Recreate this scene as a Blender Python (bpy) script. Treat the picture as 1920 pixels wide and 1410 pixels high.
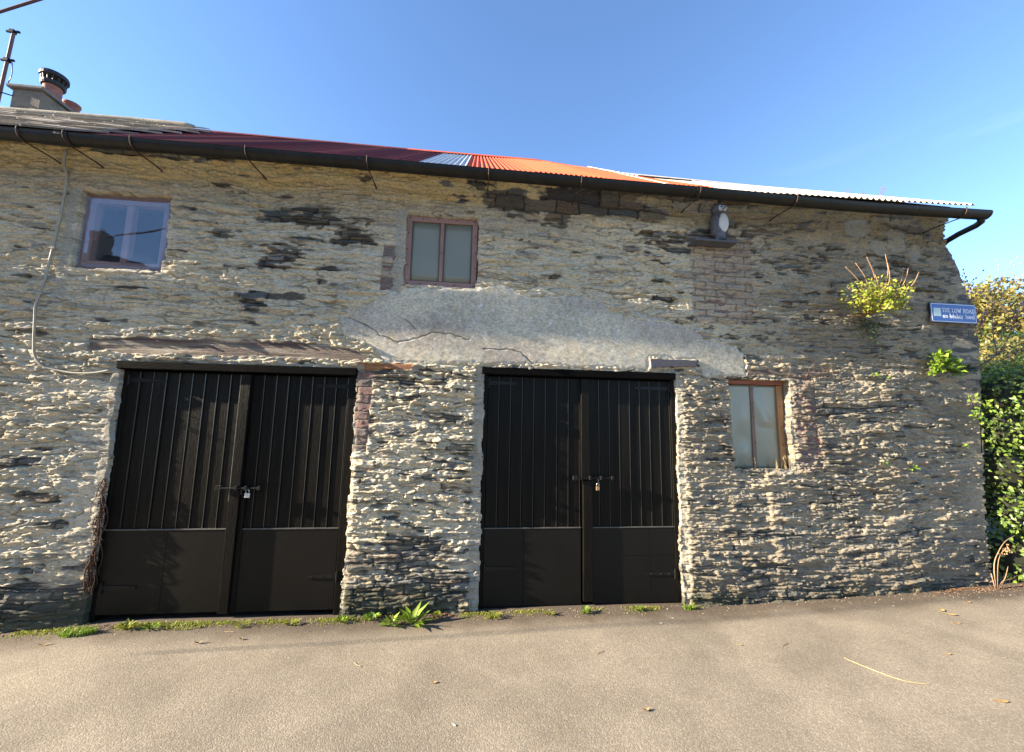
import bpy, bmesh, math, random
import numpy as np
from mathutils import Vector, Matrix

scene = bpy.context.scene
col = scene.collection
for o_ in list(bpy.data.objects):
    bpy.data.objects.remove(o_)

# ------------------------------------------------------------------ camera
CAM_D, CAM_H, FPX = 3.786, 1.65, 740.0            # wall is the plane y = 0, road is z = 0
YAW, PITCH, ROLL = math.radians(5.9), math.radians(7.15), math.radians(1.05)
_cy, _sy = math.cos(YAW), math.sin(YAW)
FWD = Vector((_sy * math.cos(PITCH), _cy * math.cos(PITCH), math.sin(PITCH)))
_r = Vector((_cy, -_sy, 0.0)); _u = _r.cross(FWD)
RGT = _r * math.cos(ROLL) + _u * math.sin(ROLL)
UPV = -_r * math.sin(ROLL) + _u * math.cos(ROLL)
cam_data = bpy.data.cameras.new('camera')
cam = bpy.data.objects.new('camera', cam_data); col.objects.link(cam)
M = Matrix((RGT, UPV, -FWD)).transposed().to_4x4(); M.translation = Vector((0, -CAM_D, CAM_H))
cam.matrix_world = M
cam_data.sensor_fit = 'HORIZONTAL'; cam_data.sensor_width = 36.0
cam_data.lens = FPX / 1920 * 36.0
cam_data.clip_start = 0.05; cam_data.clip_end = 2000
scene.camera = cam

# ------------------------------------------------------------------ sky, sun, exposure
SUN_EL, SUN_OFF = math.radians(20.0), math.radians(5.6)     # OFF: angle between the sun's azimuth and the wall plane
to_sun = Vector((-math.cos(SUN_OFF) * math.cos(SUN_EL), -math.sin(SUN_OFF) * math.cos(SUN_EL), math.sin(SUN_EL)))
world = bpy.data.worlds.new('World'); scene.world = world; world.use_nodes = True
nt = world.node_tree; nt.nodes.clear()
sky = nt.nodes.new('ShaderNodeTexSky'); sky.sky_type = 'NISHITA'; sky.sun_disc = False
sky.sun_elevation = SUN_EL
sky.sun_rotation = math.atan2(to_sun.x, to_sun.y)
sky.air_density = 0.88; sky.dust_density = 0.0; sky.ozone_density = 3.0
bg = nt.nodes.new('ShaderNodeBackground'); bg.inputs['Strength'].default_value = 0.092
wo = nt.nodes.new('ShaderNodeOutputWorld')
# a few thin clouds, low in the sky
geo = nt.nodes.new('ShaderNodeTexCoord')
mp = nt.nodes.new('ShaderNodeMapping'); mp.inputs['Scale'].default_value = (1.3, 1.3, 5.5)
nz_ = nt.nodes.new('ShaderNodeTexNoise'); nz_.inputs['Scale'].default_value = 2.3; nz_.inputs['Detail'].default_value = 7
rp = nt.nodes.new('ShaderNodeValToRGB'); rp.color_ramp.elements[0].position = 0.60; rp.color_ramp.elements[1].position = 0.80
sep = nt.nodes.new('ShaderNodeSeparateXYZ')
lo = nt.nodes.new('ShaderNodeMapRange'); lo.inputs[1].default_value = 0.50; lo.inputs[2].default_value = 0.18
lo.inputs[3].default_value = 0.0; lo.inputs[4].default_value = 0.75
mu = nt.nodes.new('ShaderNodeMath'); mu.operation = 'MULTIPLY'
mx = nt.nodes.new('ShaderNodeMix'); mx.data_type = 'RGBA'; mx.inputs[7].default_value = (5.2, 5.4, 5.8, 1)
L = nt.links.new
L(geo.outputs['Generated'], mp.inputs['Vector']); L(mp.outputs[0], nz_.inputs['Vector']); L(nz_.outputs['Fac'], rp.inputs[0])
L(geo.outputs['Generated'], sep.inputs[0]); L(sep.outputs['Z'], lo.inputs[0])
L(rp.outputs[0], mu.inputs[0]); L(lo.outputs[0], mu.inputs[1]); L(mu.outputs[0], mx.inputs[0])
tn = nt.nodes.new('ShaderNodeMix'); tn.data_type = 'RGBA'; tn.blend_type = 'MULTIPLY'; tn.inputs[0].default_value = 1.0; tn.inputs[7].default_value = (.93, .985, 1.05, 1)
L(sky.outputs[0], tn.inputs[6]); L(tn.outputs[2], mx.inputs[6]); L(mx.outputs[2], bg.inputs['Color']); L(bg.outputs[0], wo.inputs[0])

sun_data = bpy.data.lights.new('sun', 'SUN'); sun_data.energy = 5.0; sun_data.angle = math.radians(0.53)
sun_data.color = (1.0, 0.86, 0.66)
sun = bpy.data.objects.new('sun', sun_data); col.objects.link(sun)
sun.rotation_euler = (-to_sun).to_track_quat('-Z', 'Y').to_euler()
sun.location = (-20, -5, 10)
scene.view_settings.view_transform = 'Standard'; scene.view_settings.look = 'None'
scene.view_settings.exposure = 2.12; scene.view_settings.gamma = 1.0
scene.view_settings.use_curve_mapping = False
scene.render.engine = 'CYCLES'

# ------------------------------------------------------------------ helpers
rng = np.random.default_rng(7)
random.seed(11)
def R(a): return math.radians(a)

def pixdir(px, py):
    return FWD + RGT * ((px - 960) / FPX) + UPV * ((705 - py) / FPX)
def W(px, py, y=0.0):
    """the point of the vertical plane at depth y that the photograph shows at px, py -> (x, z)"""
    d = pixdir(px, py); t = (y + CAM_D) / d.y
    return d.x * t, CAM_H + d.z * t
def WG(px, py, z=0.0):
    d = pixdir(px, py); t = (z - CAM_H) / d.z
    return d.x * t, -CAM_D + d.y * t

def tag(o, label=None, cat=None, group=None, kind=None):
    if label: o['label'] = label
    if cat: o['category'] = cat
    if group: o['group'] = group
    if kind: o['kind'] = kind
    return o
def empty(name, loc, label=None, cat=None, group=None):
    o = bpy.data.objects.new(name, None); col.objects.link(o); o.location = loc; o.empty_display_size = 0.1
    return tag(o, label, cat, group)

def ground_z(x, y=0.0):
    return float(np.interp(x, [-60, -6, -3.6, -2.6, 2.0, 3.3, 4.4, 5.5, 9, 60], [-2.0, -.11, -.035, 0, 0, .035, .065, .10, .24, 2.2]))

class MB:
    """collects shapes in world coordinates and links them as one mesh object"""
    def __init__(s): s.v = []; s.f = []; s.c = []; s.usec = False
    def add(s, vs, fs, c=None):
        n = len(s.v); s.v += [tuple(p) for p in vs]; s.f += [tuple(i + n for i in f) for f in fs]
        if c is not None: s.usec = True
        s.c += [c if c is not None else (1, 1, 1, 1)] * len(vs)
        return s
    def box(s, x0, x1, y0, y1, z0, z1, bev=0.0, c=None):
        if x0 > x1: x0, x1 = x1, x0
        if y0 > y1: y0, y1 = y1, y0
        if z0 > z1: z0, z1 = z1, z0
        if bev <= 0:
            vs = [(x, y, z) for z in (z0, z1) for y in (y0, y1) for x in (x0, x1)]
            return s.add(vs, [(0, 2, 3, 1), (4, 5, 7, 6), (0, 1, 5, 4), (2, 6, 7, 3), (0, 4, 6, 2), (1, 3, 7, 5)], c)
        bm = bmesh.new(); bmesh.ops.create_cube(bm, size=1)
        for v in bm.verts:
            v.co = Vector(((x0 + x1) / 2 + v.co.x * (x1 - x0), (y0 + y1) / 2 + v.co.y * (y1 - y0), (z0 + z1) / 2 + v.co.z * (z1 - z0)))
        bmesh.ops.bevel(bm, geom=bm.edges[:], offset=bev, segments=1, affect='EDGES', profile=0.5)
        bm.verts.index_update()
        s.add([v.co[:] for v in bm.verts], [[v.index for v in f.verts] for f in bm.faces], c); bm.free(); return s
    def rings(s, rings, cap=True, c=None, closed=True):
        n = len(rings[0]); vs = [p for r in rings for p in r]; fs = []
        for i in range(len(rings) - 1):
            for j in range(n if closed else n - 1):
                k = (j + 1) % n
                fs.append((i * n + j, i * n + k, (i + 1) * n + k, (i + 1) * n + j))
        if cap and closed:
            fs.append(tuple(range(n - 1, -1, -1))); fs.append(tuple((len(rings) - 1) * n + j for j in range(n)))
        return s.add(vs, fs, c)
    def tube(s, pts, r, n=8, c=None, cap=True):
        pts = [Vector(p) for p in pts]; rs = r if isinstance(r, (list, tuple)) else [r] * len(pts)
        out = []; prev = None
        for i, p in enumerate(pts):
            t = (pts[min(i + 1, len(pts) - 1)] - pts[max(i - 1, 0)])
            if t.length < 1e-9: t = Vector((0, 0, 1))
            t.normalize()
            a = prev if prev is not None else (Vector((0, 0, 1)) if abs(t.z) < .9 else Vector((1, 0, 0)))
            u = a - t * a.dot(t)
            if u.length < 1e-6: u = Vector((1, 0, 0)) - t * t.x
            u.normalize(); prev = u; w = t.cross(u)
            out.append([p + (u * math.cos(2 * math.pi * k / n) + w * math.sin(2 * math.pi * k / n)) * rs[i] for k in range(n)])
        return s.rings(out, cap, c)
    def lathe(s, prof, cx, cy, n=16, c=None, sx=1.0, sy=1.0, cap=True):
        return s.rings([[(cx + r * sx * math.cos(2 * math.pi * k / n), cy + r * sy * math.sin(2 * math.pi * k / n), z) for k in range(n)] for r, z in prof], cap, c)
    def ball(s, ctr, rx, ry, rz, n=12, m=8, c=None):
        rr = [[(ctr[0] + rx * math.sin(math.pi * i / m) * math.cos(2 * math.pi * k / n), ctr[1] + ry * math.sin(math.pi * i / m) * math.sin(2 * math.pi * k / n),
                ctr[2] - rz * math.cos(math.pi * i / m)) for k in range(n)] for i in range(1, m)]
        return s.rings(rr, True, c)
    def build(s, name, mat, parent=None, loc=None, smooth=False, sharp=None):
        me = bpy.data.meshes.new(name)
        off = Vector(loc) if loc is not None else Vector((0, 0, 0))
        p = parent
        while p is not None:
            off = off + p.location; p = p.parent
        me.from_pydata([(v[0] - off.x, v[1] - off.y, v[2] - off.z) for v in s.v], [], s.f); me.validate()
        if s.usec:
            at = me.color_attributes.new('Col', 'FLOAT_COLOR', 'POINT')
            at.data.foreach_set('color', np.array(s.c, dtype=np.float32).ravel())
        if smooth: me.shade_smooth() if sharp is None else me.shade_smooth()
        o = bpy.data.objects.new(name, me); col.objects.link(o)
        if loc is not None: o.location = loc
        me.materials.append(mat)
        if parent is not None: o.parent = parent
        return o

# ------------------------------------------------------------------ materials
def new_mat(name):
    m = bpy.data.materials.new(name); m.use_nodes = True
    return m, m.node_tree, m.node_tree.nodes['Principled BSDF']
def N(nt, t, **kw):
    n = nt.nodes.new(t)
    for k, v in kw.items():
        if k in n.inputs: n.inputs[k].default_value = v
        else: setattr(n, k, v)
    return n
def mixc(nt, a, b, fac, mode='MIX'):
    n = nt.nodes.new('ShaderNodeMix'); n.data_type = 'RGBA'; n.blend_type = mode; n.clamp_result = False
    for sock, v in ((n.inputs[6], a), (n.inputs[7], b), (n.inputs[0], fac)):
        if hasattr(v, 'is_linked') or hasattr(v, 'links'): nt.links.new(v, sock)
        else: sock.default_value = v
    return n.outputs[2]
def c4(c): return (c[0], c[1], c[2], 1.0)
def simple(name, color, rough=0.6, metal=0.0, var=0.25, scale=18, bump=0.15, bscale=60, spec=0.5, stretch=(1, 1, 1), color2=None, attr=False, rand=0.0, trans=0.0, detail=5):
    m, nt, p = new_mat(name)
    tc = N(nt, 'ShaderNodeTexCoord'); mp = N(nt, 'ShaderNodeMapping'); mp.inputs['Scale'].default_value = stretch
    nt.links.new(tc.outputs['Object'], mp.inputs[0])
    n1 = N(nt, 'ShaderNodeTexNoise', Scale=scale, Detail=detail, Roughness=0.65); nt.links.new(mp.outputs[0], n1.inputs['Vector'])
    n2 = N(nt, 'ShaderNodeTexNoise', Scale=bscale, Detail=4, Roughness=0.6); nt.links.new(mp.outputs[0], n2.inputs['Vector'])
    c2 = color2 if color2 else tuple(x * (1 - var * 1.6) for x in color)
    rmp = N(nt, 'ShaderNodeMapRange'); rmp.inputs[1].default_value = .3; rmp.inputs[2].default_value = .7
    nt.links.new(n1.outputs['Fac'], rmp.inputs[0])
    base = mixc(nt, c4(color), c4(c2), rmp.outputs[0])
    if attr:
        va = N(nt, 'ShaderNodeVertexColor', layer_name='Col'); base = mixc(nt, base, va.outputs['Color'], 1.0, 'MULTIPLY')
    if rand:
        oi = N(nt, 'ShaderNodeObjectInfo'); mr = N(nt, 'ShaderNodeMapRange'); mr.inputs[3].default_value = 1 - rand; mr.inputs[4].default_value = 1 + rand
        nt.links.new(oi.outputs['Random'], mr.inputs[0])
        base = mixc(nt, base, mr.outputs[0], 1.0, 'MULTIPLY')
    nt.links.new(base, p.inputs['Base Color'])
    p.inputs['Roughness'].default_value = rough; p.inputs['Metallic'].default_value = metal
    p.inputs['Specular IOR Level'].default_value = spec
    b = N(nt, 'ShaderNodeBump', Strength=bump, Distance=0.01); nt.links.new(n2.outputs['Fac'], b.inputs['Height']); nt.links.new(b.outputs[0], p.inputs['Normal'])
    if trans:
        tr = N(nt, 'ShaderNodeBsdfTranslucent'); nt.links.new(base, tr.inputs[0]); ms = N(nt, 'ShaderNodeMixShader'); ms.inputs[0].default_value = trans
        out = nt.nodes['Material Output']; nt.links.new(p.outputs[0], ms.inputs[1]); nt.links.new(tr.outputs[0], ms.inputs[2]); nt.links.new(ms.outputs[0], out.inputs[0])
    return m

def wall_material(name='rubble_masonry', zs=4.2, bs=.9, bd=.02):
    m, nt, p = new_mat(name)
    tc = N(nt, 'ShaderNodeTexCoord'); mp = N(nt, 'ShaderNodeMapping'); mp.inputs['Scale'].default_value = (1, 1, zs)
    nt.links.new(tc.outputs['Object'], mp.inputs[0])
    va = N(nt, 'ShaderNodeVertexColor', layer_name='Col')
    n1 = N(nt, 'ShaderNodeTexNoise', Scale=38, Detail=7, Roughness=0.75); nt.links.new(mp.outputs[0], n1.inputs['Vector'])
    n2 = N(nt, 'ShaderNodeTexNoise', Scale=120, Detail=5, Roughness=0.7); nt.links.new(mp.outputs[0], n2.inputs['Vector'])
    n3 = N(nt, 'ShaderNodeTexNoise', Scale=9, Detail=5, Roughness=0.6); nt.links.new(tc.outputs['Object'], n3.inputs['Vector'])
    r1 = N(nt, 'ShaderNodeMapRange'); r1.inputs[1].default_value = .32; r1.inputs[2].default_value = .70; r1.inputs[3].default_value = .50; r1.inputs[4].default_value = 1.38
    nt.links.new(n1.outputs['Fac'], r1.inputs[0])
    base = mixc(nt, va.outputs['Color'], r1.outputs[0], 1.0, 'MULTIPLY')
    r3 = N(nt, 'ShaderNodeMapRange'); r3.inputs[1].default_value = .35; r3.inputs[2].default_value = .65
    nt.links.new(n3.outputs['Fac'], r3.inputs[0])
    tint = mixc(nt, (1.03, 1.0, .93, 1), (.95, .99, 1.04, 1), r3.outputs[0])
    base = mixc(nt, base, tint, 1.0, 'MULTIPLY')
    nt.links.new(base, p.inputs['Base Color'])
    p.inputs['Roughness'].default_value = .88; p.inputs['Specular IOR Level'].default_value = .25
    ad = N(nt, 'ShaderNodeMath', operation='ADD'); sc = N(nt, 'ShaderNodeMath', operation='MULTIPLY'); sc.inputs[1].default_value = .45
    nt.links.new(n2.outputs['Fac'], sc.inputs[0]); nt.links.new(n1.outputs['Fac'], ad.inputs[0]); nt.links.new(sc.outputs[0], ad.inputs[1])
    b = N(nt, 'ShaderNodeBump', Strength=bs, Distance=bd); nt.links.new(ad.outputs[0], b.inputs['Height']); nt.links.new(b.outputs[0], p.inputs['Normal'])
    return m

def asphalt_material():
    m, nt, p = new_mat('worn_asphalt')
    tc = N(nt, 'ShaderNodeTexCoord')
    def noi(s, d=4, r=.6):
        n = N(nt, 'ShaderNodeTexNoise', Scale=s, Detail=d, Roughness=r); nt.links.new(tc.outputs['Object'], n.inputs['Vector']); return n.outputs['Fac']
    vo = N(nt, 'ShaderNodeTexVoronoi', Scale=135); nt.links.new(tc.outputs['Object'], vo.inputs['Vector'])
    hs = N(nt, 'ShaderNodeSeparateColor'); nt.links.new(vo.outputs['Color'], hs.inputs[0])
    st = N(nt, 'ShaderNodeValToRGB'); e = st.color_ramp.elements
    e[0].position = 0.0; e[0].color = (.15, .127, .098, 1); e[1].position = 1.0; e[1].color = (.42, .36, .275, 1)
    e2 = e.new(.55); e2.color = (.235, .20, .153, 1); e3 = e.new(.85); e3.color = (.31, .268, .205, 1)
    nt.links.new(hs.outputs[0], st.inputs[0])
    flat = mixc(nt, (.225, .192, .146, 1), st.outputs[0], .48)
    big = N(nt, 'ShaderNodeMapRange'); big.inputs[1].default_value = .35; big.inputs[2].default_value = .65; big.inputs[3].default_value = .80; big.inputs[4].default_value = 1.18
    nt.links.new(noi(1.3, 6), big.inputs[0])
    base = mixc(nt, flat, big.outputs[0], 1.0, 'MULTIPLY')
    # damp, dirty strip along the foot of the wall, with an uneven edge
    sp = N(nt, 'ShaderNodeSeparateXYZ'); nt.links.new(tc.outputs['Object'], sp.inputs[0])
    wob = N(nt, 'ShaderNodeMath', operation='MULTIPLY_ADD'); wob.inputs[1].default_value = .55; nt.links.new(noi(2.6, 6), wob.inputs[0]); nt.links.new(sp.outputs['Y'], wob.inputs[2])
    dr = N(nt, 'ShaderNodeMapRange'); dr.interpolation_type = 'SMOOTHSTEP'; dr.inputs[1].default_value = -.22; dr.inputs[2].default_value = .14; dr.inputs[3].default_value = 0; dr.inputs[4].default_value = 1
    nt.links.new(wob.outputs[0], dr.inputs[0])
    base = mixc(nt, base, mixc(nt, base, (.42, .38, .36, 1), 1.0, 'MULTIPLY'), dr.outputs[0])
    # worn darker blotch of old patching
    bl = N(nt, 'ShaderNodeMapRange'); bl.inputs[1].default_value = .60; bl.inputs[2].default_value = .72; bl.inputs[3].default_value = 1; bl.inputs[4].default_value = .78
    nt.links.new(noi(.7, 3), bl.inputs[0]); base = mixc(nt, base, bl.outputs[0], 1.0, 'MULTIPLY')
    nt.links.new(base, p.inputs['Base Color']); p.inputs['Roughness'].default_value = .82; p.inputs['Specular IOR Level'].default_value = .35
    dist = N(nt, 'ShaderNodeMath', operation='MULTIPLY'); dist.inputs[1].default_value = -1.0; nt.links.new(vo.outputs['Distance'], dist.inputs[0])
    fn = N(nt, 'ShaderNodeMath', operation='MULTIPLY_ADD'); fn.inputs[1].default_value = .9; nt.links.new(noi(70, 4, .7), fn.inputs[0]); nt.links.new(dist.outputs[0], fn.inputs[2])
    b = N(nt, 'ShaderNodeBump', Strength=.32, Distance=.005); nt.links.new(fn.outputs[0], b.inputs['Height']); nt.links.new(b.outputs[0], p.inputs['Normal'])
    return m

MAT_WALL = wall_material()
MAT_PATCH = wall_material('cement_render', 1.6, .35, .003)
MAT_ROAD = asphalt_material()

# ------------------------------------------------------------------ noise fields on a regular grid (cubic B-spline lattice noise)
def _bmat(t):
    i = np.floor(t).astype(int); f = t - i; n = len(t); Lq = i.max() + 4
    B = np.zeros((n, Lq), dtype=np.float32); k = np.arange(n)
    B[k, i] += (1 - f) ** 3 / 6; B[k, i + 1] += (3 * f ** 3 - 6 * f ** 2 + 4) / 6
    B[k, i + 2] += (-3 * f ** 3 + 3 * f ** 2 + 3 * f + 1) / 6; B[k, i + 3] += f ** 3 / 6
    return B
class Field:
    def __init__(s, x0, x1, z0, z1, dx, dz):
        s.xs = np.arange(x0, x1 + 1e-6, dx); s.zs = np.arange(z0, z1 + 1e-6, dz); s.dx = dx; s.dz = dz
        s.X, s.Z = np.meshgrid(s.xs, s.zs); s.shape = s.X.shape
    def n(s, sx, sz, seed):
        r = np.random.default_rng(seed)
        bx = _bmat((s.xs - s.xs[0]) / sx + r.random()); bz = _bmat((s.zs - s.zs[0]) / sz + r.random())
        Lt = r.uniform(-1, 1, (bz.shape[1], bx.shape[1])).astype(np.float32)
        return (bz @ Lt @ bx.T) * 2.1
def sst(x, a, b):
    t = np.clip((x - a) / (b - a), 0, 1); return t * t * (3 - 2 * t)
def poly_sd(P, X, Z):
    """signed distance to a polygon, positive inside"""
    ins = np.zeros(X.shape, bool); d = np.full(X.shape, 1e9); n = len(P)
    for k in range(n):
        x0, z0 = P[k]; x1, z1 = P[(k + 1) % n]
        ex, ez = x1 - x0, z1 - z0; t = np.clip(((X - x0) * ex + (Z - z0) * ez) / (ex * ex + ez * ez + 1e-12), 0, 1)
        d = np.minimum(d, np.hypot(X - x0 - t * ex, Z - z0 - t * ez))
        c = ((z0 > Z) != (z1 > Z))
        with np.errstate(divide='ignore', invalid='ignore'):
            ins ^= c & (X < (x1 - x0) * (Z - z0) / (z1 - z0 if z1 != z0 else 1e-9) + x0)
    return np.where(ins, d, -d)
def PX(pts, y=0.0): return [W(a, b, y) for a, b in pts]

# ------------------------------------------------------------------ ground
def build_road():
    xs = np.concatenate([np.linspace(-90, -8, 30), np.arange(-7.8, 8.01, .1), np.linspace(9, 90, 30)])
    ys = np.concatenate([np.linspace(-60, -6, 22), np.arange(-5.9, .41, .1)])
    nx, ny = len(xs), len(ys)
    vs = []
    for y in ys:
        for x in xs:
            z = ground_z(x) + .006 * math.sin(x * 1.7 + y) + .008 * math.sin(x * .6 - y * 1.9) - .012 * max(0, -y - .2) * 0.25
            if y > .05: z -= .02
            vs.append((x, y, z))
    fs = [(j * nx + i, j * nx + i + 1, (j + 1) * nx + i + 1, (j + 1) * nx + i) for j in range(ny - 1) for i in range(nx - 1)]
    b = MB(); b.add(vs, fs)
    return tag(b.build('road', MAT_ROAD, smooth=True), kind='structure')
def road_z(x, y):
    return ground_z(x) + .006 * math.sin(x * 1.7 + y) + .008 * math.sin(x * .6 - y * 1.9) - .012 * max(0, -y - .2) * 0.25
build_road()
MAT_EARTH = simple('far_ground', (.07, .085, .035), rough=1, var=.3, scale=1.5, bump=.3, bscale=6)
b = MB(); b.add([(-600, -600, -2.6), (600, -600, -2.6), (600, 600, -2.6), (-600, 600, -2.6)], [(0, 1, 2, 3)])
tag(b.build('ground', MAT_EARTH), kind='structure')
b = MB(); b.add([(-90, .4, -2.1), (-6, .4, -.13), (5.4, .4, .07), (9, .4, .22), (90, .4, 3.1), (90, 60, 3.1), (9, 60, .22), (5.4, 60, .07), (-6, 60, -.13), (-90, 60, -2.1)],
               [(0, 1, 8, 9), (1, 2, 7, 8), (2, 3, 6, 7), (3, 4, 5, 6)])
tag(b.build('verge_ground', MAT_EARTH), kind='structure')

# ------------------------------------------------------------------ the stone barn: masonry as a relief, cut into stones
barn = empty('stone_barn', (0, 0, 0), 'long old stone barn with flaking limewash, two black double doors and a red metal roof', 'barn')
G = Field(-4.62, 5.84, -.14, 4.09, .0085, .0056)
X, Z = G.X, G.Z
wu = .035 * G.n(.5, .22, 1) + .012 * G.n(.09, .06, 2)
wv = .055 * G.n(.9, .30, 3) + .016 * G.n(.22, .10, 4) + .005 * G.n(.05, .03, 5)
U, V = X + wu, Z + wv

def coursed(seed, hmin, hmax, lmin, lmax, split=.35, U=U, V=V):
    r = np.random.default_rng(seed); z0 = V.min() - .1; edges = [z0]
    while edges[-1] < V.max() + .1: edges.append(edges[-1] + r.uniform(hmin, hmax) * (1 if r.random() < .8 else 1.5))
    edges = np.array(edges); row = np.searchsorted(edges, V) - 1
    ident = np.zeros(V.shape, int); du = np.zeros(V.shape); dv = np.zeros(V.shape); uc = np.zeros(V.shape); vc = np.zeros(V.shape); base = 0
    for k in range(len(edges) - 1):
        m = row == k
        if not m.any(): continue
        hh = edges[k + 1] - edges[k]
        us = [U.min() - r.uniform(0, .3)]
        while us[-1] < U.max() + .1: us.append(us[-1] + r.uniform(lmin, lmax) * (1.7 if r.random() < .15 else 1))
        us = np.array(us); u = U[m]; v = V[m]; i = np.searchsorted(us, u) - 1
        sp = np.where(r.random(len(us)) < split, r.uniform(.3, .7, len(us)), 0.0)
        vm = edges[k] + sp[i] * hh; top = (v >= vm) & (sp[i] > 0)
        lo = np.where(top, vm, edges[k]); hi = np.where(top | (sp[i] == 0), edges[k + 1], vm)
        ident[m] = base + i * 2 + top; base += len(us) * 2
        du[m] = np.minimum(u - us[i], us[np.minimum(i + 1, len(us) - 1)] - u); dv[m] = np.minimum(v - lo, hi - v)
        uc[m] = u - (us[i] + us[np.minimum(i + 1, len(us) - 1)]) / 2; vc[m] = v - (lo + hi) / 2
    return ident, du, dv, uc, vc, base
ID, du, dv, uc, vc, nid = coursed(21, .024, .066, .08, .38)
# region of squared brickwork overrides the rubble
brick_polys = [PX([(1292, 452), (1405, 455), (1415, 608), (1300, 605)]), PX([(1484, 706), (1520, 708), (1538, 880), (1494, 884)]),
               PX([(720, 462), (750, 462), (745, 545), (712, 545)]), PX([(672, 700), (705, 700), (690, 850), (660, 850)])]
bsd = np.max([poly_sd(P, U * .25 + X * .75, V * .25 + Z * .75) for P in brick_polys], axis=0)
isb = bsd > 0
UB, VB = X + .15 * wu, Z + .12 * wv
bi = np.floor(VB / .076).astype(int); ub = UB + np.where(bi % 2 == 0, 0, .115); bj = np.floor(ub / .23).astype(int)
bdu = np.minimum(ub - bj * .23, (bj + 1) * .23 - ub); bdv = np.minimum(VB - bi * .076, (bi + 1) * .076 - VB)
bid = nid + (bi + 10) * 120 + (bj + 60)
ID = np.where(isb, bid, ID); du = np.where(isb, bdu, du); dv = np.where(isb, bdv, dv)
uc = np.where(isb, 0, uc); vc = np.where(isb, 0, vc); nid2 = ID.max() + 1
eav = (Z > 3.83 + .02 * G.n(.3, .3, 130)) & (X > .15) & ~isb
IE, due, dve, uce, vce, _n = coursed(77, .11, .16, .16, .42, split=.12)
ID = np.where(eav, IE + nid2, ID); du = np.where(eav, due, du); dv = np.where(eav, dve, dv); uc = np.where(eav, uce, uc); vc = np.where(eav, vce * .3, vc); nid2 = ID.max() + 1
# regions with their own face
def wob(a=.02, s=.06, seed=90): return a * G.n(s, s * .6, seed) + a * .5 * G.n(s * .3, s * .25, seed + 1)
patch_px = [(640, 598), (642, 628), (668, 640), (700, 652), (722, 680), (760, 682), (905, 684), (1000, 684), (1100, 690), (1213, 694), (1216, 672), (1305, 674), (1316, 706), (1399, 706),
            (1394, 664), (1380, 648), (1320, 640), (1298, 614), (1200, 600), (1150, 588), (1120, 568), (1060, 555), (1000, 560), (965, 548), (940, 533), (896, 543), (756, 540), (752, 556), (735, 548), (705, 560), (690, 575)]
sd_patch = poly_sd(PX(patch_px), X, Z) + wob(.012, .05, 60)
sd_lint = poly_sd(PX([(165, 632), (330, 634), (560, 642), (655, 655), (700, 668), (690, 676), (240, 664), (170, 655)]), X, Z) + wob(.012, .08, 63)
sd_tim = np.max([poly_sd(PX(q), X, Z) for q in ([(672, 681), (775, 684), (775, 694), (672, 693)], [(1284, 440), (1378, 444), (1378, 457), (1284, 455)], [(1395, 434), (1462, 438), (1462, 446), (1395, 444)],
          [(1400, 693), (1552, 697), (1552, 704), (1400, 703)], [(560, 330), (575, 331), (575, 333), (560, 332)])], axis=0) + wob(.003, .05, 66)
sd_pale = np.max([poly_sd(PX(q), X, Z) for q in ([(1567, 424), (1580, 421), (1604, 420), (1624, 436), (1616, 445), (1600, 450), (1580, 444)], [(1625, 450), (1652, 455), (1668, 480), (1650, 482), (1628, 470)],
          [(1655, 432), (1690, 440), (1700, 470), (1672, 476), (1660, 455)], [(1700, 470), (1725, 465), (1735, 480), (1712, 492)])], axis=0)
sd_slab = poly_sd(PX([(1215, 673), (1305, 676), (1303, 688), (1216, 691)]), X, Z)
# how far the limewash and pointing still hides the stones
cov = np.full(X.shape, .0)
cov += .64 * sst(Z, 2.0, 2.5) * (1 - sst(X, 1.5, 2.3)) * sst(X, -5, -4.2)
cov += .66 * (1 - sst(Z, 1.9, 2.3)) * (1 - sst(X, -3.3, -2.9)) * sst(Z, .05, .5)
cov += .24 * sst(X, -1.2, -1) * (1 - sst(X, .1, .2)) * (1 - sst(Z, 1.9, 2.3)) * sst(Z, .05, .4)
cov += .22 * sst(X, 1.9, 2.3) * sst(Z, 2.2, 2.5) * (1 - sst(X, 4.2, 4.6))
cov += .20 * sst(X, 2.0, 2.2) * (1 - sst(Z, 2.2, 2.5)) * (1 - sst(X, 4.3, 4.8))
cov += .30 * sst(X, 4.4, 5.0) * (1 - sst(Z, 1.9, 2.6))
cov += .28 * sst(Z, 3.72, 3.86) * (1 - sst(X, -.2, .5))
cov += -.12 * (1 - sst(Z, .05, .4))
cov += .24 * G.n(.26, .085, 30) + .30 * G.n(.10, .026, 31) + .24 * G.n(.04, .013, 32)
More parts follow.
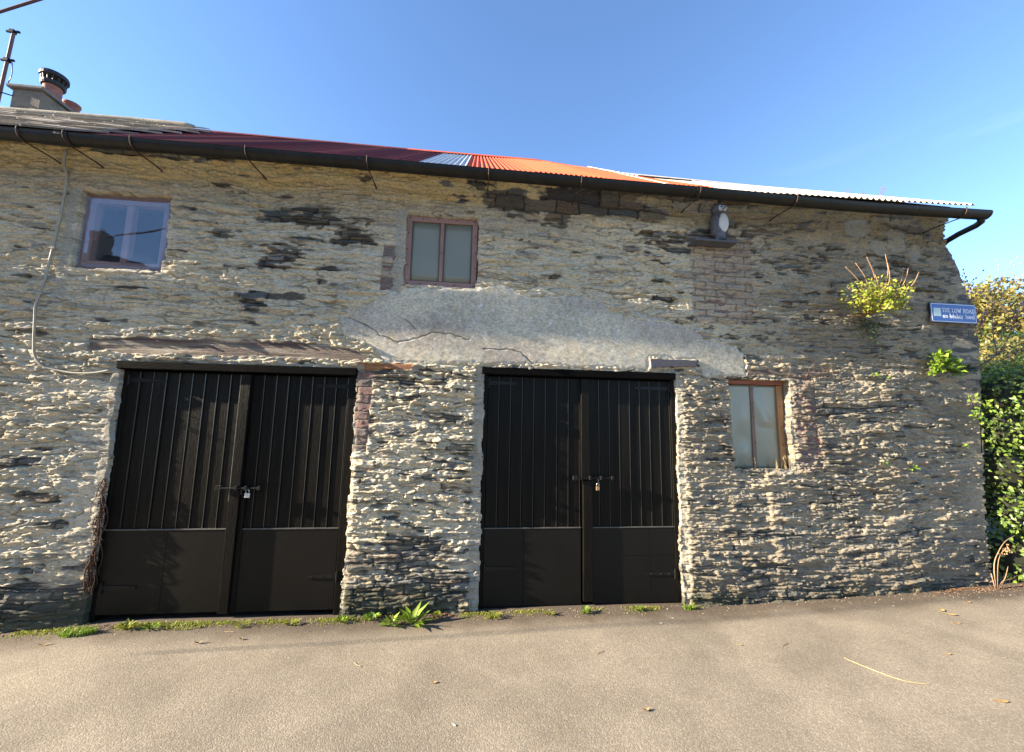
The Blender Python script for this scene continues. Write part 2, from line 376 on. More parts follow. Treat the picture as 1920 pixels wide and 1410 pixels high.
bare = [(130, 366, 24, 6), (60, 357, 12, 5), (450, 362, 52, 13), (420, 352, 20, 5), (592, 388, 34, 15), (600, 412, 40, 12), (668, 428, 34, 16), (655, 452, 28, 12), (500, 412, 38, 8), (523, 402, 20, 8), (420, 438, 40, 12),
        (560, 447, 26, 6), (540, 476, 34, 14), (505, 500, 40, 7), (618, 503, 26, 7), (600, 527, 30, 7), (720, 533, 20, 10), (480, 555, 28, 8), (540, 553, 24, 8), (485, 578, 24, 8), (570, 592, 26, 6), (465, 603, 22, 10),
        (1055, 385, 110, 16), (968, 402, 26, 20), (1040, 408, 34, 18), (900, 362, 24, 7), (1100, 350, 190, 15), (1230, 372, 110, 10), (1110, 392, 60, 12), (1195, 402, 36, 6), (1080, 475, 12, 4), (1120, 485, 12, 6), (865, 380, 20, 10),
        (930, 378, 30, 12), (30, 862, 40, 18), (92, 842, 30, 6), (72, 862, 18, 10), (60, 930, 50, 10), (100, 985, 30, 8), (70, 1060, 110, 14), (60, 1110, 120, 20), (60, 390, 10, 4), (160, 1140, 40, 24), (330, 305, 50, 14),
        (270, 300, 36, 9), (110, 283, 40, 8), (1045, 455, 9, 4), (885, 350, 10, 6), (1180, 470, 18, 5), (720, 1050, 60, 14), (820, 1085, 60, 20), (700, 1110, 50, 18), (790, 1020, 50, 10), (140, 288, 40, 8), (235, 296, 34, 8), (420, 312, 30, 6), (465, 338, 18, 7), (690, 347, 20, 9), (745, 352, 22, 6), (845, 355, 20, 8), (540, 372, 16, 6), (880, 400, 12, 5),
        (360, 395, 20, 4), (340, 470, 24, 4), (250, 540, 30, 4), (380, 610, 24, 6), (190, 600, 24, 5), (1000, 470, 18, 4), (1040, 520, 22, 4), (1160, 520, 26, 5), (1230, 440, 20, 5), (1240, 560, 18, 4), (70, 430, 30, 4), (40, 520, 24, 4)]
cov -= .18 * eav * (X < 3.4)
bsmall = np.max([poly_sd(P, X, Z) for P in brick_polys[2:]], axis=0) > 0
for (bx, by, rx, ry) in bare:
    x_, z_ = W(bx, by); x2, _ = W(bx + rx, by); _, z2 = W(bx, by - ry)
    e = ((X - x_) / (x2 - x_)) ** 2 + ((Z - z_) / (z2 - z_)) ** 2
    cov -= .92 * np.exp(-e * .75)
cov = np.where(isb, .75 * cov + .08 * (X < 3.05) * (Z > 2.5) * (X > 2) + .06 - .55 * bsmall, cov)
covS = sst(cov, -.02, .05)
# relief
r = np.random.default_rng(5)
hb = r.uniform(-.012, .014, nid2 + 1); hb[r.random(nid2 + 1) < .10] += .014
tx = r.uniform(-.035, .035, nid2 + 1); tz = r.uniform(-.12, .12, nid2 + 1)
edge = sst(dv, 0, .008) * sst(du, 0, .012)
lam = (1 - np.abs(G.n(.22, .011, 40))) * .004 + G.n(.05, .012, 41) * .0035
hs = hb[ID] + tx[ID] * uc + tz[ID] * vc + .020 * edge - .012 + lam + .004 * G.n(.03, .014, 42)
def flake(sx, sz, seed, lo=.15, w=.07): return sst(G.n(sx, sz, seed), lo, lo + w)
flakes = flake(.17, .022, 140, .15, .06) * .007 + flake(.085, .0145, 141, .1, .07) * .006 + flake(.036, .0105, 142, .2, .12) * .005 - flake(.14, .022, 143, .75) * .008
def groove(sx, sz, seed, w, wm=.3): return (1 - sst(np.abs(G.n(sx, sz, seed)), w * .35, w)) * sst(G.n(sx * 1.7, sz * 4, seed + 1), -.5, .1)
cut1 = groove(.17, .030, 150, .14); cut2 = groove(.055, .014, 152, .16); cut3 = (1 - sst(np.abs(G.n(.13, .0135, 154)), .06, .20)) * sst(G.n(.4, .12, 155), -.9, -.1)
hs = hs + flakes * .9 - cut1 * .006 - cut2 * .003
hs = np.where(isb, .003 + .35 * hb[ID] + .010 * edge - .004 + .0015 * G.n(.02, .02, 43), hs)
rough_reg = .58 + .42 * (1 - sst(Z, 2.0, 2.9)) + .25 * sst(X, 2.0, 2.6) * sst(Z, 2.0, 2.9)     # the lower wall is lumpier than the washed upper wall
rg = (1 - np.abs(G.n(.15, .030, 44))) ** 2 * .011 + (1 - np.abs(G.n(.055, .014, 45))) ** 2 * .006 + G.n(.022, .009, 46) * .003
lump = flake(.055, .024, 47, .36, .10) * (.013 + .010 * np.clip(G.n(.03, .015, 147), -1, 1)) + flake(.026, .013, 48, .30, .12) * .009 + flake(.10, .030, 148, .45, .1) * .011
lump = lump * (1 - .25 * sst(X, 2.1, 2.6)) * np.clip(.75 + .6 * G.n(.32, .16, 160), .15, 1.5)
hc = .55 * hb[ID] + .35 * tz[ID] * vc - .002 + (rg + lump * .9) * rough_reg + .003 * edge + .007 * edge * isb + flakes * (1 - .7 * isb) * 1.1 * (.6 + .4 * rough_reg) - cut1 * .014 - cut2 * .007 - cut3 * .0055
h = hs * (1 - covS) + np.maximum(hc, hs - .004) * covS
h += lump * .35 * rough_reg * (1 - covS)
# smooth faces
inp = sst(sd_patch, -.004, .006)
h = h * (1 - inp) + inp * (.016 + .003 * G.n(.5, .3, 50) + .0004 * G.n(.03, .03, 51) + .006 * sst(sd_patch, 0, .03))
inl = sst(sd_lint, -.003, .006)
h = h * (1 - inl) + inl * (.006 + .003 * (1 - np.abs(G.n(.5, .008, 52))) + .006 * G.n(.35, .035, 53))
it = sst(sd_tim, -.002, .003)
h = h * (1 - it) + it * (.024 + .0015 * G.n(.3, .006, 54))
ipl = sst(sd_pale, -.004, .01)
h = h * (1 - ipl) + ipl * (.018 + .003 * G.n(.1, .08, 55))
isl = sst(sd_slab, -.001, .002)
h = h * (1 - isl) + isl * .045
# cracks in the cement patch
crk = np.full(X.shape, 9.0)
for line in ([(650, 596), (668, 602), (690, 612), (708, 622), (714, 630), (735, 636), (748, 644)], [(748, 644), (790, 634), (812, 626), (850, 628), (880, 640)], [(905, 655), (960, 656), (985, 668), (1000, 684)], [(760, 600), (775, 612), (780, 620)]):
    P = PX(line)
    for k in range(len(P) - 1):
        x0, z0 = P[k]; x1, z1 = P[k + 1]; ex, ez = x1 - x0, z1 - z0; Xw = X + .006 * G.n(.03, .03, 70); Zw = Z + .006 * G.n(.03, .03, 71)
        t = np.clip(((Xw - x0) * ex + (Zw - z0) * ez) / (ex * ex + ez * ez), 0, 1); crk = np.minimum(crk, np.hypot(Xw - x0 - t * ex, Zw - z0 - t * ez))
h -= .012 * (1 - sst(crk, .001, .006)) * inp
# the eaves course leans out, the wall bulges and dips
h += .13 * sst(Z, 3.80, 4.16) + .012 * sst(Z, 3.70, 3.80)
h += .020 * G.n(1.6, 1.1, 56) + .010 * G.n(.6, .5, 57)
h += .05 * (1 - sst(Z, .0, .9)) * sst(X, 2.0, 2.4) + .03 * (1 - sst(Z, 0, .7)) * (1 - sst(X, 2.0, 2.4))
h -= .10 * sst(X, 4.3, 5.8) ** 1.3
h += .018 * sst(X, 2.95, 3.0) * (1 - sst(Z, 2.15, 2.2)) * (1 - sst(X, 4.5, 4.7))
# openings: margins settle to the frames
OPEN = [(-3.07, -1.06, -.2, 2.14), (.125, 2.055, -.2, 2.20), (-3.59, -2.84, 2.985, 3.715), (-.688, .02, 2.985, 3.71), (2.640, 3.292, 1.257, 2.165)]
jx = .010 * G.n(.12, .09, 58) + .005 * G.n(.03, .03, 59)
def opn(Xa, Za, g):
    m = np.zeros(Xa.shape, bool)
    for (a, b_, c_, d_) in OPEN: m |= (Xa > a - g) & (Xa < b_ + g) & (Za > c_ - g) & (Za < d_ + g)
    return m
dist_open = np.full(X.shape, 9.0)
for (a, b_, c_, d_) in OPEN:
    dxo = np.maximum(np.maximum(a - X, X - b_), 0); dzo = np.maximum(np.maximum(c_ - Z, Z - d_), 0)
    dist_open = np.minimum(dist_open, np.hypot(dxo, dzo))
mg = 1 - sst(dist_open, .0, .05)
h = h * (1 - .55 * mg) + .55 * mg * np.clip(h, -.004, .014)
h = np.where((X < -3.05) & (X > -3.6) & (Z < 2.1), np.minimum(h, .004 + .03 * sst(-3.07 - X, .05, .5) + .35 * np.maximum(h - .004, 0)), h)      # the wall flattens towards the left doors
h = np.maximum(h, -.045)

# colours (linear albedo)
def colr(c): return np.array(c, dtype=np.float32)
C_SHAPE = X.shape + (3,)
def lerp(A, B, t): return A * (1 - t[..., None]) + B * t[..., None]
cream = lerp(np.broadcast_to(colr((.76, .655, .475)), X.shape + (3,)), colr((.72, .64, .49)), sst(G.n(.5, .25, 80), -.5, .6))
cream = lerp(cream, colr((.52, .42, .28)), .30 * sst(G.n(.16, .03, 81), .35, 1.0))
right = lerp(np.broadcast_to(colr((.46, .39, .285)), X.shape + (3,)), colr((.37, .32, .24)), sst(G.n(.3, .15, 82), -.4, .6))
right = lerp(right, colr((.33, .26, .17)), .35 * sst(G.n(.2, .05, 83), .2, .9))
tr = sst(X + .15 * G.n(.3, .3, 84), 2.2, 3.6) * sst(Z, 1.9, 2.6) + sst(X, 1.9, 2.2) * (1 - sst(Z, 1.9, 2.6))
tr = np.clip(tr, 0, 1)
crust = lerp(cream, right, tr)
crust = lerp(crust, np.broadcast_to(colr((.24, .19, .13)), C_SHAPE), np.clip(.55 * cut1 + .40 * cut2 + .40 * cut3, 0, .62))  # cracks in the wash darkened: dirt with crevice shade painted in
crust = lerp(crust, np.broadcast_to(colr((.20, .19, .175)), C_SHAPE), .5 * flake(.16, .022, 143, .75))
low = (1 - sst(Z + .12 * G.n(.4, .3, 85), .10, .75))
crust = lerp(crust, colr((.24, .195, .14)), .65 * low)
ochre = sst(Z + .03 * G.n(.3, .1, 86), 3.78, 3.92) * (1 - sst(X, .9, 1.4))  # ochre wash under the eaves, with the yellow reflected light painted in
crust = lerp(crust, colr((.68, .51, .22)), ochre * .75)
crust = lerp(crust, colr((.27, .22, .12)), sst(Z, 3.72, 3.9) * sst(X, .9, 1.4) * .7)
crust = lerp(crust, colr((.40, .33, .24)), .5 * sst(Z, 3.4, 3.8) * (1 - sst(X, .9, 1.4)) * (1 - ochre))
r = np.random.default_rng(9)
pal = np.array([(.090, .086, .080), (.115, .106, .092), (.14, .125, .10), (.18, .14, .10), (.080, .073, .070), (.20, .17, .13), (.12, .13, .13), (.22, .21, .20), (.25, .22, .18)])
sc = pal[r.integers(0, len(pal), nid2 + 1)] * r.uniform(.8, 1.25, (nid2 + 1, 1))
palr = np.array([(.19, .175, .145), (.15, .14, .125), (.24, .215, .17), (.13, .125, .12), (.22, .17, .12), (.18, .18, .165)])
scr = palr[r.integers(0, len(palr), nid2 + 1)] * r.uniform(.8, 1.2, (nid2 + 1, 1))
brk = np.array([(.33, .13, .09), (.28, .12, .10), (.36, .17, .12), (.30, .20, .15)])[r.integers(0, 4, nid2 + 1)] * r.uniform(.75, 1.1, (nid2 + 1, 1))
stone = lerp(sc[ID], scr[ID], np.clip(tr * .9 + .85 * (Z < 2.1) * (X > -1.2) * (X < .2) + .4 * (Z < 2.1) * (X < -3), 0, 1))
stone = lerp(stone, colr((.33, .27, .19)), .38 * sst(G.n(.12, .02, 87), .2, .9) * (Z < 2.2))
stone = lerp(stone, np.broadcast_to(colr((.42, .37, .28)), X.shape + (3,)), .5 * sst(cov, -.30, .0))
stone = np.where(isb[..., None], brk[ID] * .50 + .095, stone)
crust = np.where(isb[..., None], crust * .55 + np.array((.36, .25, .19)) * .45, crust) * (1 - .45 * (1 - edge) * isb)[..., None]
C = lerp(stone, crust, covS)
C = lerp(C, np.broadcast_to(colr((.055, .048, .038)), C.shape), .7 * (1 - covS) * (1 - edge) * (~isb))  # joints between bare stones: dirt plus occlusion shade put into the colour
C = lerp(C, np.broadcast_to(colr((.36, .32, .25)), C.shape), .85 * (1 - edge) * isb * (1 - covS))
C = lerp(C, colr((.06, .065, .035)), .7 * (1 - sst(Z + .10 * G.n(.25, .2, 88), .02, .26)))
gp = lerp(np.broadcast_to(colr((.53, .475, .37)), C.shape), colr((.45, .41, .325)), sst(G.n(.35, .25, 89), -.5, .7))
gp = lerp(gp, colr((.33, .28, .25)), .5 * sst(G.n(.5, .3, 91), .1, .8))
gp = gp * (1 + .10 * G.n(.016, .016, 92) + .08 * G.n(.035, .04, 93))[..., None]
gp = lerp(gp, colr((.62, .60, .55)), sst(G.n(.022, .02, 94), 1.25, 1.5))
gp = lerp(gp, colr((.10, .09, .07)), .8 * (1 - sst(crk, .0, .005)))
C = lerp(C, gp, inp)
tmb = lerp(np.broadcast_to(colr((.20, .155, .125)), C.shape), colr((.40, .34, .27)), sst(G.n(.3, .009, 95), -.1, .8))
tmb = lerp(tmb, colr((.09, .055, .06)), .7 * sst(G.n(.25, .02, 96), .2, .8))
C = lerp(C, tmb, inl)
orange = (X < 0.0) & (Z < 2.3)
C = lerp(C, np.where(orange[..., None], colr((.36, .17, .08)), tmb * .8), it)
C = lerp(C, np.broadcast_to(colr((.34, .33, .28)), C.shape), ipl * (.9 * (X < 4.42) + .45 * (X >= 4.42)))
C = lerp(C, np.broadcast_to(colr((.10, .10, .13)), C.shape), isl)
# cement margins beside the upper window and the door jambs
mrg = np.zeros(X.shape)
for (a, b_, c_, d_) in ((-.79, -.69, 2.85, 3.75), (-1.10, -1.04, .05, 2.1), (.03, .14, .0, 2.2), (2.05, 2.12, 0, 2.15), (3.292, 3.325, 1.25, 2.17), (-3.14, -3.05, .5, 2.12), (-3.70, -3.60, 2.7, 3.75), (-3.1, -1.0, 2.13, 2.18)):
    mrg = np.maximum(mrg, sst(poly_sd([(a, c_), (b_, c_), (b_, d_), (a, d_)], X, Z) + wob(.015, .04, 97), -.005, .012))
h = h * (1 - .6 * mrg) + .6 * mrg * .014
C = lerp(C, np.broadcast_to(colr((.46, .42, .34)), C.shape), mrg * .8)
C = np.clip(C, .012, .78)

# geometry arrays
nzg, nxg = X.shape
VX = X + .004 * G.n(.03, .02, 98); VZ = Z + .003 * G.n(.03, .02, 99); VY = -h
verts = np.stack([VX, VY, VZ], -1).reshape(-1, 3).astype(np.float32)
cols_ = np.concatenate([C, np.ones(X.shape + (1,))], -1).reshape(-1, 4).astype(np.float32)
fx = (X[:-1, :-1] + X[1:, 1:]) / 2; fz = (Z[:-1, :-1] + Z[1:, 1:]) / 2
jf = jx[:-1, :-1]
keep = ~opn(fx + jf, fz + jf * .6, 0)
Eq = np.interp(Z[:, 0], [0, .5, 1.16, 2.2, 2.7, 3.2, 3.7, 4.0, 4.3], [5.48, 5.5, 5.57, 5.69, 5.72, 5.68, 5.53, 5.36, 5.32])
er = np.random.default_rng(3); stp = np.repeat(er.uniform(-.022, .022, nzg // 7 + 2), 7)[:nzg]
keep &= fx < (Eq + stp)[:-1, None] + .4 * jf
idf = ID[:-1, :-1]; covf = covS[:-1, :-1]
special = (inp > .5) | (inl > .5) | (it > .5) | (ipl > .5) | (isl > .5)
spf = special[:-1, :-1]
reg = np.zeros(idf.shape, int)                                 # 0: plaster and mortar face
nb = ~spf & keep & (covf < .5) & ~isb[:-1, :-1]
cnt_all = np.bincount(idf[keep].ravel(), minlength=nid2 + 1); cnt = np.bincount(idf[nb].ravel(), minlength=nid2 + 1)
persp = np.bincount(idf[nb].ravel(), weights=(1 / (3.786 + .16 * np.abs(fx[nb]) ** 1.5)).ravel(), minlength=nid2 + 1)
ok = (cnt >= 20) & (cnt >= .45 * cnt_all)
order = np.argsort(-np.where(ok, persp, 0)); chosen = order[:298]; chosen = chosen[ok[chosen]]
code = np.zeros(nid2 + 1, int); code[chosen] = np.arange(len(chosen)) + 10
reg = np.where(nb, code[idf], 0)
reg = np.where(nb & (reg == 0) & ((cnt >= 6)[idf]), 9, reg)     # the smaller stones, joined
bcnt = isb[:-1, :-1] & ~spf & keep & (covf < .6)
bids = np.unique(idf[bcnt]); bc = np.bincount(idf[bcnt], minlength=nid2 + 1); bids = [i for i in bids if bc[i] >= 25]
bcode = np.zeros(nid2 + 1, int)
for k, i in enumerate(bids): bcode[i] = 20000 + k
reg = np.where(bcnt & (bcode[idf] > 0), bcode[idf], reg)
sp2 = lambda A: A[:-1, :-1] > .5
reg = np.where(sp2(inp), 1, reg); reg = np.where(sp2(inl), 2, reg)
for n_, M_ in ((3, it), (4, ipl), (5, isl)): reg = np.where(sp2(M_), n_, reg)
reg = np.where(reg == 3, 3 + 1000 * (1 + (fx > 1.0) * 1 + (fx > 2.79) * 1 + (fz < 2.5) * (fx > 2.3) * 3), reg)      # the ledges one by one
import collections
def largest_piece(mask):
    cells = set(map(tuple, np.argwhere(mask))); best = set()
    while cells:
        q = collections.deque([cells.pop()]); comp = set(q)
        while q:
            a, b2 = q.popleft()
            for c in ((a + 1, b2), (a - 1, b2), (a, b2 + 1), (a, b2 - 1)):
                if c in cells: cells.remove(c); comp.add(c); q.append(c)
        if len(comp) > len(best): best = comp
    return best
srt = np.argsort(reg, axis=None, kind='stable'); rs_ = reg.ravel()[srt]; st_ = np.searchsorted(rs_, np.arange(10, rs_.max() + 2))
for cd in np.unique(rs_):
    if cd < 10: continue
    lo_, hi_ = np.searchsorted(rs_, [cd, cd + 1]); idx = srt[lo_:hi_]; ii, jj_ = np.unravel_index(idx, reg.shape)
    i0_, j0_ = ii.min(), jj_.min(); sub = np.zeros((ii.max() - i0_ + 1, jj_.max() - j0_ + 1), bool); sub[ii - i0_, jj_ - j0_] = True
    best = largest_piece(sub)
    if len(best) < len(idx):
        for a, b2 in zip(ii, jj_):
            if (a - i0_, b2 - j0_) not in best: reg[a, b2] = 0 if cd >= 1000 else 9
I0 = (np.arange(nzg - 1)[:, None] * nxg + np.arange(nxg - 1)[None, :])
quads = np.stack([I0, I0 + 1, I0 + nxg + 1, I0 + nxg], -1)
def grid_obj(name, q, vs, cs, mat, parent):
    q = q.reshape(-1, 4); u, inv = np.unique(q, return_inverse=True); inv = inv.reshape(-1, 4).astype(np.int32)
    me = bpy.data.meshes.new(name); me.vertices.add(len(u)); me.vertices.foreach_set('co', vs[u].ravel())
    n = len(inv); me.loops.add(n * 4); me.loops.foreach_set('vertex_index', inv.ravel()); me.polygons.add(n)
    me.polygons.foreach_set('loop_start', np.arange(n, dtype=np.int32) * 4); me.polygons.foreach_set('loop_total', np.full(n, 4, np.int32))
    me.update(calc_edges=True)
    at = me.color_attributes.new('Col', 'FLOAT_COLOR', 'POINT'); at.data.foreach_set('color', cs[u].ravel())
    me.materials.append(mat); o = bpy.data.objects.new(name, me); col.objects.link(o); o.parent = parent
    return o
kq = keep
# reveals: the edges of every opening and of the right-hand corner go back into the wall
K = np.pad(kq, 1, constant_values=False)
extra_v = []; extra_c = []; extra_q = []; base_n = len(verts)
def back_y(x, z):
    if x > 5.2: return 2.4
    if 2.5 < x < 3.5 and z > 1 and z < 2.3: return .13
    return .12
bk = {}
def back(i):
    if i not in bk:
        v = verts[i]; bk[i] = base_n + len(extra_v); extra_v.append((v[0], back_y(v[0], v[2]), v[2])); extra_c.append(cols_[i])
    return bk[i]
jj = np.argwhere(kq[:, :-1] != kq[:, 1:])
for i, j in jj:
    a = i * nxg + j + 1; b2 = a + nxg
    extra_q.append((a, back(a), back(b2), b2) if kq[i, j] else (b2, back(b2), back(a), a))
jj = np.argwhere(kq[:-1, :] != kq[1:, :])
for i, j in jj:
    a = (i + 1) * nxg + j; b2 = a + 1
    extra_q.append((b2, back(b2), back(a), a) if kq[i, j] else (a, back(a), back(b2), b2))
verts = np.concatenate([verts, np.array(extra_v, dtype=np.float32)]); cols_ = np.concatenate([cols_, np.array(extra_c, dtype=np.float32)])
order = np.argsort(reg[kq], kind='stable'); rq = reg[kq][order]; qq = quads[kq][order]
cuts = np.flatnonzero(np.diff(rq)) + 1; groups = np.split(qq, cuts); codes = rq[np.concatenate([[0], cuts])]
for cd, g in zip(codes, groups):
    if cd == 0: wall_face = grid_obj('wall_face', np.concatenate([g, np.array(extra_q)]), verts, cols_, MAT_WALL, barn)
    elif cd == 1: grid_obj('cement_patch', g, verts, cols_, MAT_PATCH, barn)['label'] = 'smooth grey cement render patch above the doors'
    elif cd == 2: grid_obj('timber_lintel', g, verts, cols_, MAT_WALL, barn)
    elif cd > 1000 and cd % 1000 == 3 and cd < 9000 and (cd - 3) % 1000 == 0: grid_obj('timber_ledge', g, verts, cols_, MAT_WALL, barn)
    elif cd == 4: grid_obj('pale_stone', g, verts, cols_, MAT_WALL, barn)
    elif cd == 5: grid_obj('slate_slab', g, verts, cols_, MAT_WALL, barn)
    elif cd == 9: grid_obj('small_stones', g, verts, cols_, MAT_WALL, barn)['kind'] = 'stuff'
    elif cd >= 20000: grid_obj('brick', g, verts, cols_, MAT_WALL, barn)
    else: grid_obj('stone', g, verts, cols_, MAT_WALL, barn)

# ------------------------------------------------------------------ barn: roof
EAVE_Y, EAVE_Z, RIDGE_Y = -.31, 4.055, 2.6
def pitch(x): return float(np.interp(x, [-9, 1.2, 1.9, 2.6, 5.6], [.772, .772, .760, .722, .708]))
def roof_z(x, y): return EAVE_Z + pitch(x) * (y - EAVE_Y) + .008 * math.sin(x * 2.3) + float(np.interp(x, [3.3, 5.4], [0, .050]))
MAT_MAROON = simple('maroon_roof_paint', (.15, .020, .019), rough=.75, spec=.15, scale=2.2, bump=.1, color2=(.085, .022, .020), rand=.2, stretch=(5, 1, 1), detail=8)
MAT_ORANGE = simple('orange_red_roof_paint', (.66, .095, .025), rough=.7, spec=.2, scale=2.0, bump=.1, color2=(.38, .085, .045), rand=.14, stretch=(5, 1, 1), detail=8)
MAT_GALV = simple('galvanised_steel', (.55, .58, .60), rough=.45, metal=.35, var=.2, scale=9, bump=.05)
MAT_PALE = simple('pale_weathered_sheet', (.74, .69, .60), rough=.7, spec=.2, scale=2.5, bump=.08, color2=(.48, .40, .31), rand=.1, stretch=(5, 1, 1), detail=8)
MAT_GUTTER = simple('black_gutter_paint', (.010, .010, .0095), rough=.45, spec=.22, var=.5, scale=7, bump=.3, bscale=30, color2=(.022, .020, .016))
MAT_RUST = simple('rusty_iron', (.07, .035, .022), rough=.8, var=.4, scale=40, bump=.4)
MAT_CEMENT = simple('grey_cement', (.34, .29, .22), rough=.9, var=.3, scale=6, bump=.5, bscale=40)

def corrugated(name, xa, xb, ya, yb, p, amp, mat, parent, lift=0.0, xr=None, jitter=True):
    n = max(8, int((xb - xa) / p * 8)); xr = xr or (xa, xb)
    rings = []
    for y, (u0, u1) in ((ya, (xa, xb)), ((ya + yb) / 2, ((xa + xr[0]) / 2, (xb + xr[1]) / 2)), (yb, xr)):
        top = []; bot = []
        for i in range(n + 1):
            x = u0 + (u1 - u0) * i / n; z = roof_z(x, y) + lift + amp * math.cos(2 * math.pi * (xa + (xb - xa) * i / n) / p)
            top.append((x, y, z)); bot.append((x, y, z - .002))
        rings.append(top + bot[::-1])
    b = MB(); b.rings(rings, True)
    return b.build(name, mat, parent)
rr = random.Random(4)
x = -4.80; k = 0
while x < -.56:
    x2 = min(x + rr.uniform(.62, .72), -.553)
    if -.553 - x2 < .2: x2 = -.553
    o = corrugated('corrugated_sheet', x, x2 + .03, EAVE_Y + rr.uniform(-.015, .01), RIDGE_Y, .062, .014, MAT_MAROON, barn, lift=.006 * (k % 2) + rr.uniform(0, .004))
    if k == 0: o['label'] = 'maroon painted corrugated sheet'
    x = x2; k += 1
corrugated('corrugated_sheet', -.553, -.107, EAVE_Y - .01, 2.2, .0555, .0105, MAT_GALV, barn, lift=.014)['label'] = 'bare silver corrugated sheet between maroon and orange ones'
corrugated('corrugated_sheet', -.553, -.107, 2.15, RIDGE_Y, .055, .009, MAT_MAROON, barn, lift=.004)
x = -.107; k = 0
while x < 1.85:
    x2 = min(x + .66, 1.874)
    if 1.874 - x2 < .2: x2 = 1.874
    o = corrugated('corrugated_sheet', x, x2 + .03, EAVE_Y + rr.uniform(-.012, .01), RIDGE_Y, .050, .0115, MAT_ORANGE, barn, lift=.006 * (k % 2))
    if k == 0: o['label'] = 'bright orange red corrugated sheet'
    x = x2; k += 1
corrugated('corrugated_sheet', 1.90, 2.36, EAVE_Y, 1.5, .050, .0115, MAT_ORANGE, barn, lift=.012, xr=(1.9, 2.42))
b = MB(); b.rings([[(1.86, EAVE_Y, roof_z(1.86, EAVE_Y) + .012), (1.90, EAVE_Y, roof_z(1.9, EAVE_Y) + .012), (1.90, EAVE_Y, roof_z(1.9, EAVE_Y) + .020), (1.86, EAVE_Y, roof_z(1.86, EAVE_Y) + .02)],
                   [(1.95, RIDGE_Y, roof_z(1.95, RIDGE_Y) + .03), (2.10, RIDGE_Y, roof_z(2.1, RIDGE_Y) + .03), (2.10, RIDGE_Y, roof_z(2.1, RIDGE_Y) + .038), (1.95, RIDGE_Y, roof_z(1.95, RIDGE_Y) + .04)]])
b.build('flashing', MAT_PALE, barn)
corrugated('corrugated_sheet', 1.96, 2.42, 1.45, RIDGE_Y, .07, .010, MAT_PALE, barn, lift=.03)
x = 2.38; k = 0
while x < 5.3:
    x2 = min(x + .72, 5.33)
    if 5.33 - x2 < .25: x2 = 5.33
    o = corrugated('corrugated_sheet', x, x2 + .02, EAVE_Y - .02, RIDGE_Y, .070, .013 if x > 3.6 else .006, MAT_PALE, barn, lift=.004 + .004 * (k % 2) + .012 * (x > 3.6))
    if k == 0: o['label'] = 'pale sunlit corrugated sheet'
    x = x2; k += 1
# ridge caps
for xa, xb, m_ in ((-4.7, -1.2, MAT_MAROON), (-1.2, 1.0, MAT_ORANGE), (1.0, 2.3, MAT_ORANGE), (2.3, 5.33, MAT_PALE)):
    b = MB(); rg_ = []
    for x in (xa, xb):
        zt = roof_z(x, RIDGE_Y)
        rg_.append([(x, RIDGE_Y - .14, zt - .14 * pitch(x) + .022), (x, RIDGE_Y, zt + .035), (x, RIDGE_Y + .14, zt - .14 * pitch(x) + .022), (x, RIDGE_Y + .14, zt - .14 * pitch(x) + .016), (x, RIDGE_Y, zt + .028), (x, RIDGE_Y - .14, zt - .14 * pitch(x) + .016)])
    b.rings(rg_); b.build('ridge_cap', m_, barn)
b = MB(); xs_ = np.linspace(-3.5, 5.5, 10)
b.add([(x, RIDGE_Y, roof_z(x, RIDGE_Y)) for x in xs_] + [(x, 5.5, roof_z(x, RIDGE_Y) - 2.2) for x in xs_], [(i + 1, i, 10 + i, 11 + i) for i in range(9)])
b.build('rear_roof', MAT_MAROON, barn)
# verge board, wall plate, gable and back
MAT_TIMBER = simple('weathered_timber', (.11, .085, .065), rough=.85, var=.3, scale=6, bump=.5, bscale=40, stretch=(1, 1, 6))
b = MB(); b.box(-4.3, 5.25, -.09, .02, 4.12, 4.2); b.build('wall_plate', MAT_TIMBER, barn)
for x in np.arange(-4.2, 5.2, .62):
    b = MB(); t = pitch(x)
    b.rings([[(x - .025, y, roof_z(x, y) - .02 - dz) for y, dz in ((-.27, 0), (-.27, .09), (2.5, .10), (2.5, 0))], [(x + .025, y, roof_z(x, y) - .02 - dz) for y, dz in ((-.27, 0), (-.27, .09), (2.5, .10), (2.5, 0))]])
    b.build('rafter', MAT_TIMBER, barn)
MAT_STONEPLAIN = simple('gable_masonry', (.19, .18, .155), rough=.95, var=.45, scale=7, bump=1.0, bscale=22, stretch=(1, 1, 3))
b = MB(); b.add([(5.42, .25, -.3), (5.42, 5.3, -.3), (5.30, 5.3, 4.0), (5.30, RIDGE_Y, 6.0), (5.30, .1, 4.20), (-4.5, 5.3, -.3), (-4.5, 5.3, 4.0)],
               [(0, 1, 2, 3, 4), (1, 5, 6, 2)])
b.build('gable_and_back_wall', MAT_STONEPLAIN, barn)
MAT_DARK = simple('dark_interior', (.02, .018, .015), rough=1, bump=0)
b = MB(); b.box(-4.2, 5.2, .9, 1.0, 0, 4.0); b.build('dark_backing', MAT_DARK, barn)  # added dark backing, stands in for the unlit rooms behind the windows

